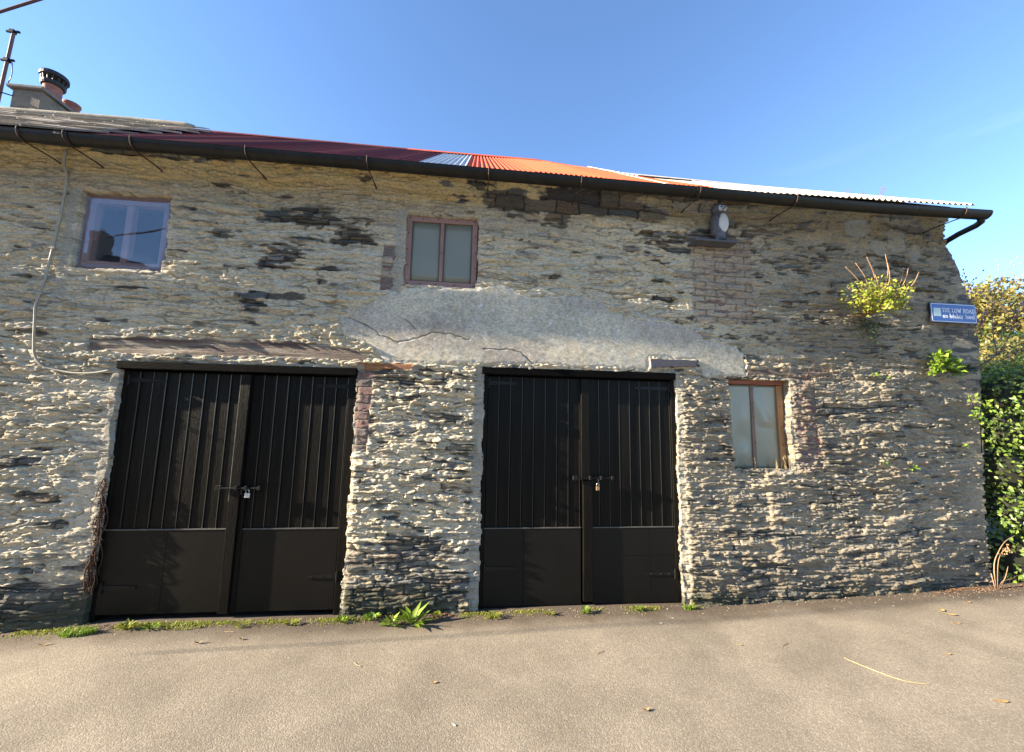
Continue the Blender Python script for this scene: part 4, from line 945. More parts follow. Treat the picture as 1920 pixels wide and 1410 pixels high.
GL = {
 'T': (.8, [[(0, 1), (.8, 1)], [(.4, 1), (.4, 0)], [(.25, 0), (.55, 0)], [(0, 1), (0, .85)], [(.8, 1), (.8, .85)]]),
 'H': (.85, [[(.12, 0), (.12, 1)], [(.72, 0), (.72, 1)], [(.12, .52), (.72, .52)], [(0, 0), (.25, 0)], [(.6, 0), (.85, 0)], [(0, 1), (.25, 1)], [(.6, 1), (.85, 1)]]),
 'E': (.7, [[(.12, 0), (.12, 1)], [(0, 1), (.65, 1)], [(0, 0), (.68, 0)], [(.12, .52), (.5, .52)], [(.65, 1), (.65, .85)], [(.68, 0), (.68, .15)]]),
 'L': (.7, [[(.14, 0), (.14, 1)], [(0, 1), (.3, 1)], [(0, 0), (.68, 0)], [(.68, 0), (.68, .2)]]),
 'O': (.9, [arc(.45, .5, .40, .5, 0, 360, 16)]),
 'W': (1.15, [[(.1, 1), (.35, 0), (.58, .85), (.8, 0), (1.05, 1)], [(0, 1), (.22, 1)], [(.93, 1), (1.15, 1)]]),
 'R': (.82, [[(.14, 0), (.14, 1)], [(0, 1), (.4, 1)] + arc(.4, .75, .25, .25, 90, -90, 8) + [(.14, .5)], [(.4, .5), (.72, 0), (.82, 0)], [(0, 0), (.28, 0)]]),
 'A': (.9, [[(.1, 0), (.45, 1), (.8, 0)], [(.25, .36), (.65, .36)], [(0, 0), (.2, 0)], [(.7, 0), (.9, 0)]]),
 'D': (.88, [[(.14, 0), (.14, 1)], [(0, 1), (.35, 1)] + arc(.35, .5, .45, .5, 90, -90, 10) + [(0, 0)]]),
 'a': (.62, [arc(.27, .27, .25, .27, 0, 360, 12), [(.1, .56), (.35, .58), (.54, .4), (.54, 0)]]),
 'n': (.6, [[(.1, .55), (.1, 0)], [(.1, .4)] + arc(.31, .34, .21, .2, 150, 0, 7) + [(.52, 0)]]),
 'b': (.6, [[(.08, 1), (.08, .27)], arc(.3, .27, .24, .27, 0, 360, 12)]),
 'ó': (.6, [arc(.29, .27, .25, .27, 0, 360, 12), [(.26, .68), (.40, .90)]]),
 't': (.5, [[(.02, .55), (.46, .55)], [(.16, .55)] + arc(.31, .18, .18, .18, 180, 330, 6)]),
 'h': (.6, [[(.1, 1), (.1, 0)], [(.1, .4)] + arc(.31, .34, .21, .2, 150, 0, 7) + [(.52, 0)]]),
 'r': (.5, [[(.1, .55), (.1, -.12)], [(.1, .42), (.26, .56), (.42, .5)]]),
 'í': (.28, [[(.12, .55), (.12, 0)], [(.10, .68), (.22, .88)]]),
 's': (.5, [[(.42, .48), (.26, .56), (.1, .46), (.16, .32), (.36, .24), (.42, .12), (.26, 0), (.06, .06)]]),
 'e': (.58, [[(.06, .28), (.50, .30)] + arc(.28, .28, .23, .28, 10, 320, 11)]),
 'l': (.42, [[(.10, 1), (.10, .14)] + arc(.24, .14, .14, .14, 180, 300, 5)]),
 ' ': (.45, [])}
def write(txt, x0, x1, z, hgt, w, name):
    tot = sum(GL[c][0] + .16 for c in txt) - .16; kx = (x1 - x0) / tot; x = x0; b = MB()
    for c in txt:
        adv, st = GL[c]
        for s in st: stroke(b, [(x + p[0] * kx, z + p[1] * hgt) for p in s], w)
        x += (adv + .16) * kx
    b.build(name, MAT_WHITE, sg)
write('THE LOW ROAD', SX0 + .142, SX1 - .028, SZ0 + .122, .042, .0068, 'lettering')
write('an bóthar íseal', SX0 + .150, SX1 - .030, SZ0 + .056, .050, .0072, 'lettering')
for x in (SX0 + .08, SX1 - .08):
    b = MB(); b.box(x - .02, x + .02, SY + .0121, SY + .14, SZ0 + .06, SZ0 + .16, .003); b.build('mounting_block', MAT_IRON, sg)

# ------------------------------------------------------------------ owl on the ledge
ox, oy = W(1350, 452, -.12)[0] + .0, -.12; oz = W(1350, 453, -.12)[1]
b = MB(); b.box(ox - .30, ox + .17, -.17, .02, oz - .024, oz - .002, .004); lg = b.build('slate_shelf', simple('shelf_slate', (.10, .10, .12), rough=.7, bump=.5), barn)
owl = empty('owl_statue', (ox, oy, oz), 'grey owl figure with white face and breast on the ledge under the gutter', 'owl')
MAT_OWLG = simple('owl_grey', (.14, .15, .18), rough=.6, var=.4, scale=35, bump=.5, bscale=80, stretch=(3, 3, .8), color2=(.045, .045, .055))
MAT_OWLW = simple('owl_white', (.68, .68, .68), rough=.6, var=.35, scale=45, bump=.5, bscale=90, stretch=(3, 3, .7), color2=(.42, .43, .44))
MAT_EYE = simple('owl_eye', (.01, .01, .01), rough=.2, bump=0)
b = MB(); b.lathe([(.040, oz), (.052, oz + .01), (.056, oz + .05), (.068, oz + .11), (.078, oz + .18), (.078, oz + .24), (.066, oz + .285), (.050, oz + .30)], ox, oy, 18, sx=1.0, sy=.85); b.build('body', MAT_OWLG, owl, smooth=True)
b = MB(); b.ball((ox + .014, oy - .036, oz + .190), .062, .044, .112, 14, 10); b.build('breast', MAT_OWLW, owl, smooth=True)
b = MB(); b.lathe([(.050, oz + .296), (.062, oz + .315), (.068, oz + .345), (.064, oz + .375), (.050, oz + .395), (.02, oz + .402)], ox, oy, 18, sx=1.05, sy=.9)
for s in (-1, 1): b.rings([[(ox + s * .050 + .014 * math.cos(a), oy - .01 + .014 * math.sin(a), oz + .38) for a in np.linspace(0, 2 * math.pi, 7)[:-1]], [(ox + s * .056 + .002 * math.cos(a), oy - .012 + .002 * math.sin(a), oz + .418) for a in np.linspace(0, 2 * math.pi, 7)[:-1]]])
b.build('head', MAT_OWLG, owl, smooth=True)
b = MB()
for s in (-1, 1): b.ball((ox + .012 + s * .020, oy - .048, oz + .345), .029, .018, .034, 12, 8)
b.build('face', MAT_OWLW, owl, smooth=True)
for s in (-1, 1):
    b = MB(); b.ball((ox + .010 + s * .021, oy - .061, oz + .350), .0115, .006, .0115, 8, 6); b.build('eye', MAT_EYE, owl)
b = MB(); b.rings([[(ox + .003, oy - .058, oz + .350), (ox + .017, oy - .058, oz + .350), (ox + .010, oy - .066, oz + .352)], [(ox + .009, oy - .060, oz + .322), (ox + .011, oy - .060, oz + .322), (ox + .010, oy - .074, oz + .326)]]); b.build('beak', MAT_EYE, owl)
for s in (-1, 1):
    b = MB(); b.ball((ox + s * .066, oy + .004, oz + .17), .022, .050, .125, 10, 8); b.build('wing', MAT_OWLG, owl, smooth=True)
b = MB(); b.lathe([(.058, oz - .001), (.060, oz + .018), (.045, oz + .03)], ox, oy, 14, sx=1.1); b.build('foot_base', MAT_EYE, owl)

# ------------------------------------------------------------------ across the road: a terrace and trees, seen only as reflections and as bounced light
MAT_RENDER = simple('grey_render', (.30, .28, .25), rough=.9, var=.15, scale=3, bump=.3)
MAT_GLASS = simple('window_glass', (.03, .035, .04), rough=.08, bump=0)
opp = empty('opposite_house', (-12, -9, 0), 'grey rendered house across the road, behind the photographer', 'house')
b = MB(); b.box(-24, -3, -15, -9, -.5, 4.6, .02); b.build('wall', MAT_RENDER, opp)
b = MB(); b.rings([[(-24.2, -8.7, 4.5), (-24.2, -12, 7.9), (-24.2, -15.3, 4.5)], [(-2.8, -8.7, 4.5), (-2.8, -12, 7.6), (-2.8, -15.3, 4.5)]]); b.build('roof', simple('dark_slate_roof', (.05, .05, .055), rough=.6, bump=.5), opp)
for x in (-21, -17, -13, -9, -5):
    for z in (.9, 3.0):
        b = MB(); b.box(x - .5, x + .5, -9.0, -8.97, z, z + 1.2); b.build('window', MAT_GLASS, opp)
b = MB(); b.box(-14.6, -13.6, -12.6, -11.6, 7.0, 9.0, .02); b.build('chimney', MAT_RENDER, opp)

# ------------------------------------------------------------------ plants
def leaf_mat(name, c, c2, tr=.35, rough=.5):
    return simple(name, c, rough=rough, var=.2, scale=25, bump=.1, color2=c2, attr=True, trans=tr, spec=.35)
MAT_LEAF_Y = leaf_mat('yellow_green_leaf', (.34, .36, .05), (.24, .30, .05))
MAT_LEAF_B = leaf_mat('bright_green_leaf', (.24, .36, .045), (.17, .28, .04))
MAT_LEAF_D = leaf_mat('dark_green_leaf', (.055, .095, .022), (.035, .065, .018), tr=.2, rough=.35)
MAT_LEAF_O = leaf_mat('olive_gold_leaf', (.24, .20, .06), (.16, .15, .045))
MAT_DRY = simple('dry_stem', (.46, .28, .15), rough=.8, var=.3, scale=30, bump=.2, color2=(.20, .11, .06))
MAT_DRYG = simple('dry_straw', (.50, .38, .20), rough=.8, var=.3, scale=30, bump=.1)
MAT_DEAD = simple('dead_leaf', (.30, .17, .07), rough=.8, var=.4, scale=40, bump=.3, color2=(.42, .28, .11))
MAT_BARK = simple('bark', (.10, .075, .055), rough=.9, var=.3, scale=14, bump=.8)
def unit(v): return v / (np.linalg.norm(v, axis=-1, keepdims=True) + 1e-9)
def leaves(name, P, D, Nn, ln, wd, mat, parent=None, seed=1, loc=None, shade=(.6, 1.25), fold=.18):
    """many small folded leaves: base point, direction, facing normal, length, width"""
    r = np.random.default_rng(seed); n = len(P); P = np.asarray(P, float); D = unit(np.asarray(D, float)); Nn = unit(np.asarray(Nn, float))
    S = unit(np.cross(D, Nn)); Nn = unit(np.cross(S, D)); ln = np.broadcast_to(ln, n)[:, None]; wd = np.broadcast_to(wd, n)[:, None]
    a = P; t = P + D * ln - Nn * ln * .15; m = P + D * ln * .5; l = P + D * ln * .45 + S * wd * .5 + Nn * wd * fold; q = P + D * ln * .45 - S * wd * .5 + Nn * wd * fold
    V_ = np.stack([a, l, t, q, m], 1).reshape(-1, 3); off = Vector(loc) if loc is not None else Vector((0, 0, 0)); p = parent
    while p is not None: off = off + p.location; p = p.parent
    V_ = V_ - np.array(off[:]); k = np.arange(n)[:, None] * 5
    F = np.stack([k + 0, k + 4, k + 1, k + 1, k + 4, k + 2, k + 0, k + 3, k + 4, k + 4, k + 3, k + 2], 1).reshape(-1, 3).astype(np.int32)
    me = bpy.data.meshes.new(name); me.vertices.add(len(V_)); me.vertices.foreach_set('co', V_.astype(np.float32).ravel())
    me.loops.add(len(F) * 3); me.loops.foreach_set('vertex_index', F.ravel()); me.polygons.add(len(F)); me.polygons.foreach_set('loop_start', np.arange(len(F), dtype=np.int32) * 3); me.polygons.foreach_set('loop_total', np.full(len(F), 3, np.int32))
    me.update(calc_edges=True)
    s_ = r.uniform(shade[0], shade[1], (n, 1)); cc = np.concatenate([s_ * r.uniform(.85, 1.2, (n, 1)), s_, s_ * r.uniform(.6, 1.1, (n, 1)), np.ones((n, 1))], 1)
    at = me.color_attributes.new('Col', 'FLOAT_COLOR', 'POINT'); at.data.foreach_set('color', np.repeat(cc, 5, 0).astype(np.float32).ravel())
    me.materials.append(mat); o = bpy.data.objects.new(name, me); col.objects.link(o)
    if loc is not None: o.location = loc
    if parent is not None: o.parent = parent
    return o
def blades(name, cx, cy, cz, n, spread, hmin, hmax, w, mat, seed, lean=.5, parent=None, sx=1.0, droop=.6):
    r = random.Random(seed); b = MB()
    for _ in range(n):
        a = r.uniform(0, 2 * math.pi); d = spread * math.sqrt(r.random()); x, y = cx + d * math.cos(a) * sx, cy + d * math.sin(a) * .6; hgt = r.uniform(hmin, hmax); la = r.uniform(0, 2 * math.pi); ll = lean * r.uniform(.2, 1) * hgt
        z = road_z(x, y) if cz is None else cz; z -= .005
        dx, dy = math.cos(la), math.sin(la); px_, py_ = -dy * w / 2, dx * w / 2; k = r.uniform(.6, 1.25); c = (k * r.uniform(.9, 1.15), k, k * .9, 1)
        vs = []
        for t, ww in ((0, .7), (.4, 1), (.75, .7), (1, .05)):
            q = (x + dx * ll * t * t, y + dy * ll * t * t, z + hgt * (t - droop * .5 * t * t * t)); vs += [(q[0] + px_ * ww, q[1] + py_ * ww, q[2]), (q[0] - px_ * ww, q[1] - py_ * ww, q[2])]
        b.add(vs, [(0, 1, 3, 2), (2, 3, 5, 4), (4, 5, 7, 6)], c)
    return b.build(name, mat, parent, loc=None if parent else (cx, cy, z))
def rosette(px, py, rad, mat, label, seed, n=9, ln=.10, wd=.035, name='weed', lift=.6, group=None, extra=0):
    """a small leafy weed rooted on the ground at the point the photograph shows it"""
    x, y = WG(px, py, .03); z = road_z(x, y); r = random.Random(seed)
    t = empty(name, (x, y, z), label, 'weed', group); P, D, Nn, L_, W_ = [], [], [], [], []
    for i in range(n):
        a = r.uniform(0, 2 * math.pi); e = r.uniform(.1, lift); d = rad * r.random() ** .5 * .6; k = r.uniform(.6, 1.2)
        P.append((x + d * math.cos(a) , y + d * math.sin(a) * .6, z + r.uniform(0, .03))); D.append((math.cos(a), math.sin(a) * .8, e * 1.3)); Nn.append((-math.cos(a) * e, -math.sin(a) * e, 1)); L_.append(ln * k); W_.append(wd * k)
    leaves('foliage', P, D, Nn, np.array(L_), np.array(W_), mat, t, seed)
    b = MB()
    for i in range(5):
        a = r.uniform(0, 2 * math.pi); b.tube([(x, y, z - .01), (x + rad * .4 * math.cos(a), y + rad * .3 * math.sin(a), z + ln * .5)], [.003, .0015], 5)
    b.build('stem', mat, t)
    return t

# shrub rooted high in the wall
rootx, rootz = W(1624, 592, -.03); root = (rootx, -.0, rootz)
sh = empty('wall_shrub', (rootx, -.03, rootz), 'yellow green shrub with dry upright stems growing out of the wall left of the sign', 'shrub')
tips = [(1604, 493, .18), (1625, 482, .2), (1660, 477, .26), (1664, 493, .30), (1694, 502, .28), (1703, 503, .22), (1723, 510, .30), (1711, 562, .25), (1635, 504, .2), (1585, 500, .15), (1548, 603, .05), (1590, 540, .3), (1616, 530, .35), (1650, 535, .4), (1680, 548, .38), (1655, 575, .38), (1690, 575, .3), (1612, 560, .32), (1585, 562, .2), (1700, 535, .32)]
r = random.Random(3); P, D, Nn = [], [], []
for i, (tx_, ty_, dep) in enumerate(tips):
    dry = i < 11; dep = max(dep, .34 + .01 * (i % 4)) if i < 10 else dep; xe, ze = W(tx_, ty_, -dep)
    pts = [(rootx, .0, rootz), (rootx + (xe - rootx) * .35 + r.uniform(-.02, .02), -dep * .6, rootz + (ze - rootz) * .25 + .01), (rootx + (xe - rootx) * .7, -dep * .95, rootz + (ze - rootz) * .62), (xe, -dep, ze)]
    sp_ = smooth_path(pts, 5); b = MB(); b.tube(sp_, [.0062 - .0040 * k / len(sp_) for k in range(len(sp_))], 6); b.build('dry_stem' if dry else 'stem', MAT_DRY, sh, smooth=True)
    lim = .62 if dry else 1.0
    for k in range(0 if i == 10 else (46 if dry else 70)):
        u = r.uniform(.30, lim) * (len(sp_) - 1); j = int(u); q = sp_[min(j, len(sp_) - 1)]; sc_ = .045
        P.append((q[0] + r.gauss(0, sc_), min(q[1] + r.gauss(0, sc_), -.03), q[2] + r.gauss(0, sc_ * .8))); D.append((r.gauss(0, 1), r.gauss(-.3, 1), r.gauss(.5, .7))); Nn.append((r.gauss(-.4, .6), r.gauss(-.7, .5), r.gauss(.6, .5)))
nl = len(P); rg2 = np.random.default_rng(4)
leaves('foliage', P, D, Nn, rg2.uniform(.024, .048, nl), rg2.uniform(.013, .025, nl), MAT_LEAF_Y, sh, 5)
P, D, Nn = [], [], []
for k in range(260):                                             # darker growth hanging below the root
    P.append((rootx + .02 + r.gauss(0, .09), -.035 - abs(r.gauss(0, .03)), rootz - .14 + r.gauss(0, .08))); D.append((r.gauss(0, 1), r.gauss(-.3, .6), r.gauss(-.4, .7))); Nn.append((r.gauss(0, .5), -1, r.gauss(.4, .5)))
leaves('lower_foliage', P, D, Nn, .028, .013, MAT_LEAF_D, sh, 6)

def wall_plant(px, py, n, rad, ln, wd, mat, label, seed, up=.6, sag=.3):
    x, z = W(px, py, -.05); y0 = min(wall_y(x, z) if x < 5.7 else 0, .05); r = random.Random(seed)
    t = empty('wall_plant', (x, y0, z), label, 'plant'); P, D, Nn = [], [], []; b = MB()
    for i in range(n):
        a = r.uniform(-.2, math.pi + .2); d = rad * r.random() ** .5; dep = r.uniform(.02, .55) * rad
        q = (x + d * math.cos(a), y0 - .02 - dep, z + d * math.sin(a) * up - sag * d); P.append(q); D.append((math.cos(a) + r.gauss(0, .4), -.5, math.sin(a) * .6 - .3 + r.gauss(0, .4))); Nn.append((-.35 + r.gauss(0, .3), -.6, .8))
        if i % 6 == 0: b.tube([(x, y0 + .01, z - .02), (x + (q[0] - x) * .5, y0 - dep * .6, z + (q[2] - z) * .7), q], [.003, .002, .001], 5)
    rg3 = np.random.default_rng(seed); leaves('foliage', P, D, Nn, rg3.uniform(.7, 1.2, n) * ln, rg3.uniform(.7, 1.2, n) * wd, mat, t, seed)
    b.build('stem', mat, t); return t
wall_plant(1764, 690, 300, .155, .062, .034, MAT_LEAF_B, 'large bright green leafy plant sprouting from the wall below the blue sign', 21, up=1.5, sag=.35)
wall_plant(1822, 692, 90, .09, .045, .022, MAT_LEAF_D, 'dark green plant at the wall corner beside the large bright one', 22)
wall_plant(1636, 704, 26, .05, .032, .018, MAT_LEAF_B, 'small bright sprig in the wall right of the low window', 23)
wall_plant(1662, 710, 14, .035, .026, .015, MAT_LEAF_B, 'tiny sprig in the wall just right of the small bright sprig', 24)
wall_plant(1710, 877, 16, .05, .034, .016, MAT_LEAF_B, 'small green tuft midway down the wall, right of the low window', 25)
wall_plant(1656, 868, 10, .03, .026, .014, MAT_LEAF_B, 'tiny green tuft midway down the wall, nearer the low window', 26)
wall_plant(1818, 838, 14, .05, .032, .014, MAT_LEAF_B, 'small green sprig on the wall beside the ivy hedge', 27)
# thin red stalks along the ledge above the low window
lt = empty('ledge_stalks', (W(1500, 700)[0], -.05, W(1500, 700)[1]), 'thin reddish stalks growing on the ledge above the low window', 'plant'); b = MB(); r = random.Random(5)
for px in (1476, 1509, 1512, 1516, 1530, 1538, 1545, 1552, 1558, 1525, 1533):
    x, z = W(px + r.uniform(-3, 3), 706, -.04); b.tube([(x, -.03, z - .02), (x + r.uniform(-.02, .02), -.05, z + .03), (x + r.uniform(-.05, .05), -.06, z + r.uniform(.05, .15))], [.0028, .002, .001], 5)
b.build('stalk', simple('red_stalk', (.17, .09, .06), rough=.7), lt)
# dry grass on the sill of the low window
sg_ = empty('sill_grass', (2.95, .05, 1.26), 'dry grass standing on the sill of the low window', 'grass'); b = MB(); r = random.Random(6)
for i in range(46):
    x = r.choice([r.uniform(2.66, 3.27), r.uniform(3.05, 3.27)]); hgt = r.uniform(.04, .15); dx = r.uniform(-.06, .06); y = r.uniform(.0, .075)
    b.tube([(x, y, 1.255), (x + dx * .4, y - .005, 1.26 + hgt * .6), (x + dx, y - .01, 1.26 + hgt)], [.0018, .0015, .0008], 4)
b.build('blade', MAT_DRYG, sg_)

# ivy hedge beyond the right-hand corner
def blob_points(n, boxes, seed):
    r = np.random.default_rng(seed); out = []; nor = []
    for (c, rad, k) in boxes:
        m = int(n * k); v = unit(r.normal(size=(m, 3))); d = r.uniform(.72, 1.04, (m, 1)); P = np.array(c) + v * np.array(rad) * d; out.append(P); nor.append(v)
    return np.concatenate(out), np.concatenate(nor)
hd = empty('ivy_hedge', (6.8, .5, .1), 'dense dark green ivy hedge lit in yellow flecks beyond the right end of the barn', 'hedge')
bx = []; r = random.Random(12)
for x in np.arange(5.95, 9.6, .34):
    for z in np.arange(.35, 2.15 + .10 * (x - 6), .42):
        rad = r.uniform(.26, .40); bx.append(((x + r.uniform(-.1, .1), .17 + r.uniform(-.1, .08) - .02 * (x - 6), z + .04 * (x - 5.5) + r.uniform(-.1, .1)), (rad, rad * .8, rad), 1.0))
tot = len(bx); Pq, Nq = blob_points(30000 / tot, bx, 31)
ok_ = (Pq[:, 0] > 5.60 + .25 * (Pq[:, 1] > 0) * 0) & (Pq[:, 1] < .75) & ((Pq[:, 2] < 2.0) | (Pq[:, 0] > 5.78)); Pq, Nq = Pq[ok_], Nq[ok_]
r_ = np.random.default_rng(33); n_ = len(Pq)
Dq = Nq * .5 + r_.normal(size=(n_, 3)) * .6 + np.array([0, -.3, -.5]); Fq = Nq * .8 + r_.normal(size=(n_, 3)) * .45 + np.array([-.7, -.5, .3])
leaves('foliage', Pq, Dq, Fq, r_.uniform(.032, .062, n_), r_.uniform(.022, .040, n_), simple('ivy_leaf', (.13, .19, .035), rough=.38, var=.2, scale=4, bump=.1, color2=(.07, .12, .025), attr=True, trans=.22, spec=.4), hd, 34, shade=(.35, 1.6))
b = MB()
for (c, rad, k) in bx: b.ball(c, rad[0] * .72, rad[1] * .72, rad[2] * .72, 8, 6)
hc_ = b.build('dark_hull', simple('hedge_heart', (.022, .024, .012), rough=1, bump=.8), hd); hc_['kind'] = 'stuff'  # dark solid hull added inside the hedge to block the view through
b = MB(); r = random.Random(9)
for px0, py0, px1, py1 in ((1852, 850, 1817, 742), (1856, 800, 1810, 775), (1850, 770, 1826, 745)):
    x0, z0 = W(px0, py0, -.02); x1, z1 = W(px1, py1, -.06); b.tube([(x0, .03, z0), ((x0 + x1) / 2, -.06, (z0 + z1) / 2 + .02), (x1, -.06, z1)], [.005, .004, .002], 6)
    P = [(x0 + (x1 - x0) * t + r.gauss(0, .02), -.07 + r.gauss(0, .02), z0 + (z1 - z0) * t + r.gauss(0, .02)) for t in np.linspace(.2, 1, 26)]; D = [(r.gauss(-.3, .8), -.4, r.gauss(.2, .8)) for _ in P]
    leaves('shoot_leaves', P, D, [(-.4, -.6, .6)] * len(P), .042, .026, MAT_LEAF_B, hd, int(px0))
b.build('shoot', MAT_LEAF_B, hd)

# trees and bushes farther back on the right
def tree(name, x, y, z0, ht, rad, crown_n, mat, label, seed, lsize=.09, cat='tree', flat=1.0):
    r = random.Random(seed); t = empty(name, (x, y, z0), label, cat); b = MB()
    b.tube([(x, y, z0 - .2), (x + r.uniform(-.1, .1), y, z0 + ht * .35), (x + r.uniform(-.2, .2), y, z0 + ht * .75)], [ht * .035, ht * .026, ht * .010], 10)
    tipsl = []
    for k in range(16):
        a = r.uniform(0, 2 * math.pi); zz = z0 + ht * r.uniform(.2, .7); rr_ = rad * r.uniform(.5, .95); q = (x + rr_ * math.cos(a), y + rr_ * math.sin(a), min(zz + ht * r.uniform(.1, .35), z0 + ht * .97))
        b.tube([(x, y, zz), ((x + q[0]) / 2, (y + q[1]) / 2, (zz + q[2]) / 2 + .1), q], [ht * .012, ht * .008, ht * .003], 6); tipsl.append(q)
    b.build('trunk', MAT_BARK, t, smooth=True)
    bx = [(q, tuple(rad * r.uniform(.22, .38) * f for f in (1, 1, .75 * flat)), 1.0) for q in tipsl] + [((x + r.uniform(-.5, .5) * rad, y + r.uniform(-.5, .5) * rad, z0 + ht * r.uniform(.45, .9)), tuple(rad * r.uniform(.25, .4) * f for f in (1, 1, .75 * flat)), 1.0) for _ in range(14)]
    P, Nn = blob_points(crown_n / len(bx), bx, seed); rn = np.random.default_rng(seed + 1); n = len(P)
    leaves('crown', P, Nn * .4 + rn.normal(size=(n, 3)) * .7, Nn + rn.normal(size=(n, 3)) * .5 + np.array([-.2, -.2, .4]), rn.uniform(.7, 1.3, n) * lsize, rn.uniform(.7, 1.3, n) * lsize * .55, mat, t, seed + 2, shade=(.45, 1.5))
    return t
tree('golden_tree', 20.2, 8.2, .6, 6.9, 2.9, 15000, MAT_LEAF_O, 'tall golden olive tree at the right edge of the photo, behind the hedge', 41, lsize=.15)
tree('olive_bush', 12.6, 4.0, .3, 3.6, 1.8, 12000, MAT_LEAF_O, 'olive yellow bush behind the hedge, right of the blue sign', 43, lsize=.09, cat='bush')
tree('yellow_green_bush', 10.2, 2.6, .3, 2.95, 1.4, 12000, MAT_LEAF_Y, 'yellow green bush just over the top of the ivy hedge', 45, lsize=.07, cat='bush')
tree('dark_bush', 16.5, 5.2, .4, 4.4, 2.4, 9000, MAT_LEAF_D, 'dark green bush between the hedge and the golden tree', 47, lsize=.12, cat='bush')
# bare shrub with pink buds
MAT_TWIG = simple('pinkish_twig', (.24, .13, .12), rough=.8); MAT_BUD = simple('pink_bud', (.50, .22, .24), rough=.6)
def twigs(name, base, dirs, label, seed, bk_=1.0):
    r = random.Random(seed); t = empty(name, base, label, 'shrub'); b = MB(); buds = MB()
    def grow(p, d, l, rad, lev):
        pts = [p]; q = Vector(p); dd = Vector(d).normalized()
        for k in range(4):
            dd = (dd + Vector((r.gauss(0, .12), r.gauss(0, .10), r.gauss(.03, .12)))).normalized(); q = q + dd * l / 4; pts.append(tuple(q))
            if lev < 3 and k > 0 and r.random() < .8: grow(tuple(q), dd + Vector((r.gauss(0, .5), r.gauss(0, .3), r.gauss(.1, .4))), l * .6, rad * .6, lev + 1)
            if lev > 0 and r.random() < .75: buds.ball((q[0] + r.gauss(0, .008), q[1], q[2] + r.gauss(0, .008)), .010 * bk_, .009 * bk_, .016 * bk_, 6, 4)
        b.tube(pts, [rad * bk_ * (1 - .16 * k) for k in range(5)], 5)
    for d, l in dirs: grow(base, d, l, .012, 0)
    b.build('twigs', MAT_TWIG, t)
    if bk_ == 1.0: buds.build('buds', MAT_BUD, t)['kind'] = 'stuff'
    return t
twigs('budding_shrub', (6.7, 1.4, 1.9), [((.2, .1, 1), 1.3), ((.9, 0, .9), 1.5), ((.1, 0, 1), 1.0), ((.6, .2, 1), 1.5), ((1, .1, .7), 1.4), ((-.3, 0, 1), 1.2), ((0, .1, 1), 1.5), ((.35, 0, 1), 1.4), ((.7, .1, .8), 1.6), ((-.1, -.1, 1), .9), ((.5, 0, .6), 1.2)], 'bare twiggy shrub with pink buds against the sky beside the wall corner', 51)
for i, (px, py, l) in enumerate(((1590, 372, .16), (1620, 374, .12), (1655, 374, .22))):
    x, z = W(px, py, 2.62); b = MB(); z = roof_z(min(x, 9), RIDGE_Y) if x < 5.5 else z
    x2, z2 = W(px, py - 2, 5.8)
    twigs('far_twig', (x2, 5.8, z2), [((.2, 0, 1), l * 1.1), ((-.3, 0, 1), l * .8)], ['leftmost', 'middle', 'rightmost'][i] + ' of the three thin twigs showing over the pale end of the roof', 60 + i, .6)

# dead vine on the left jamb of the left doors
dv_ = empty('dead_vine', (-3.09, -.05, .25), 'brown dead vine clinging to the left jamb of the left black doors', 'vine')
r = random.Random(17); b = MB()
for k in range(38):
    z = r.choice([r.uniform(.30, .7), r.uniform(.3, 1.15)]); x = -3.062 + r.gauss(0, .008) - .01 * (z < .6); y = -.005 - r.uniform(0, .02); pts = []
    for m in range(7):
        pts.append((x, y, z)); z -= r.uniform(.03, .07); x += r.gauss(0, .014); y = min(.01, max(-.035, y + r.gauss(0, .010)))
        if z < .2: break
    if len(pts) > 2: b.tube(pts, [.0045 - .0004 * i for i in range(len(pts))], 5)
b.build('stem', MAT_RUST2 if 'MAT_RUST2' in globals() else simple('dead_root', (.085, .04, .022), rough=.95, var=.4, scale=50, bump=.4), dv_)
P, D, Nn = [], [], []
for k in range(360):
    z = r.uniform(.25, 1.15); P.append((-3.064 + r.gauss(0, .010), -.005 - abs(r.gauss(0, .012)), z)); D.append((r.gauss(0, .7), r.gauss(-.3, .6), r.gauss(-.6, .6))); Nn.append((r.gauss(0, 1), -1, r.gauss(0, 1)))
leaves('dead_leaves', P, D, Nn, .020, .011, simple('brown_leaf', (.07, .030, .016), rough=.95, attr=True, color2=(.12, .055, .028)), dv_, 7)
b = MB()
for k in range(80):                                              # stiff dead blades added to cast streaky shadows on the left doors
    z = r.choice([r.uniform(.38, .62), r.uniform(.35, .7), r.uniform(.35, 1.9)]); x = -3.085 + r.uniform(-.04, .02); ln = r.uniform(.012, .045) if k > 6 else r.uniform(.05, .075)
    if k < 4: z = r.uniform(1.72, 1.92); b.tube([(x, -.01, z), (x + r.uniform(-.01, .02), -.02 - ln * .6, z + r.uniform(-.01, .02)), (x + r.uniform(-.02, .03), -.02 - ln, z + r.uniform(-.03, .01))], [.0035, .0025, .001], 4)
b.build('shadow_blades', MAT_DRY, dv_)

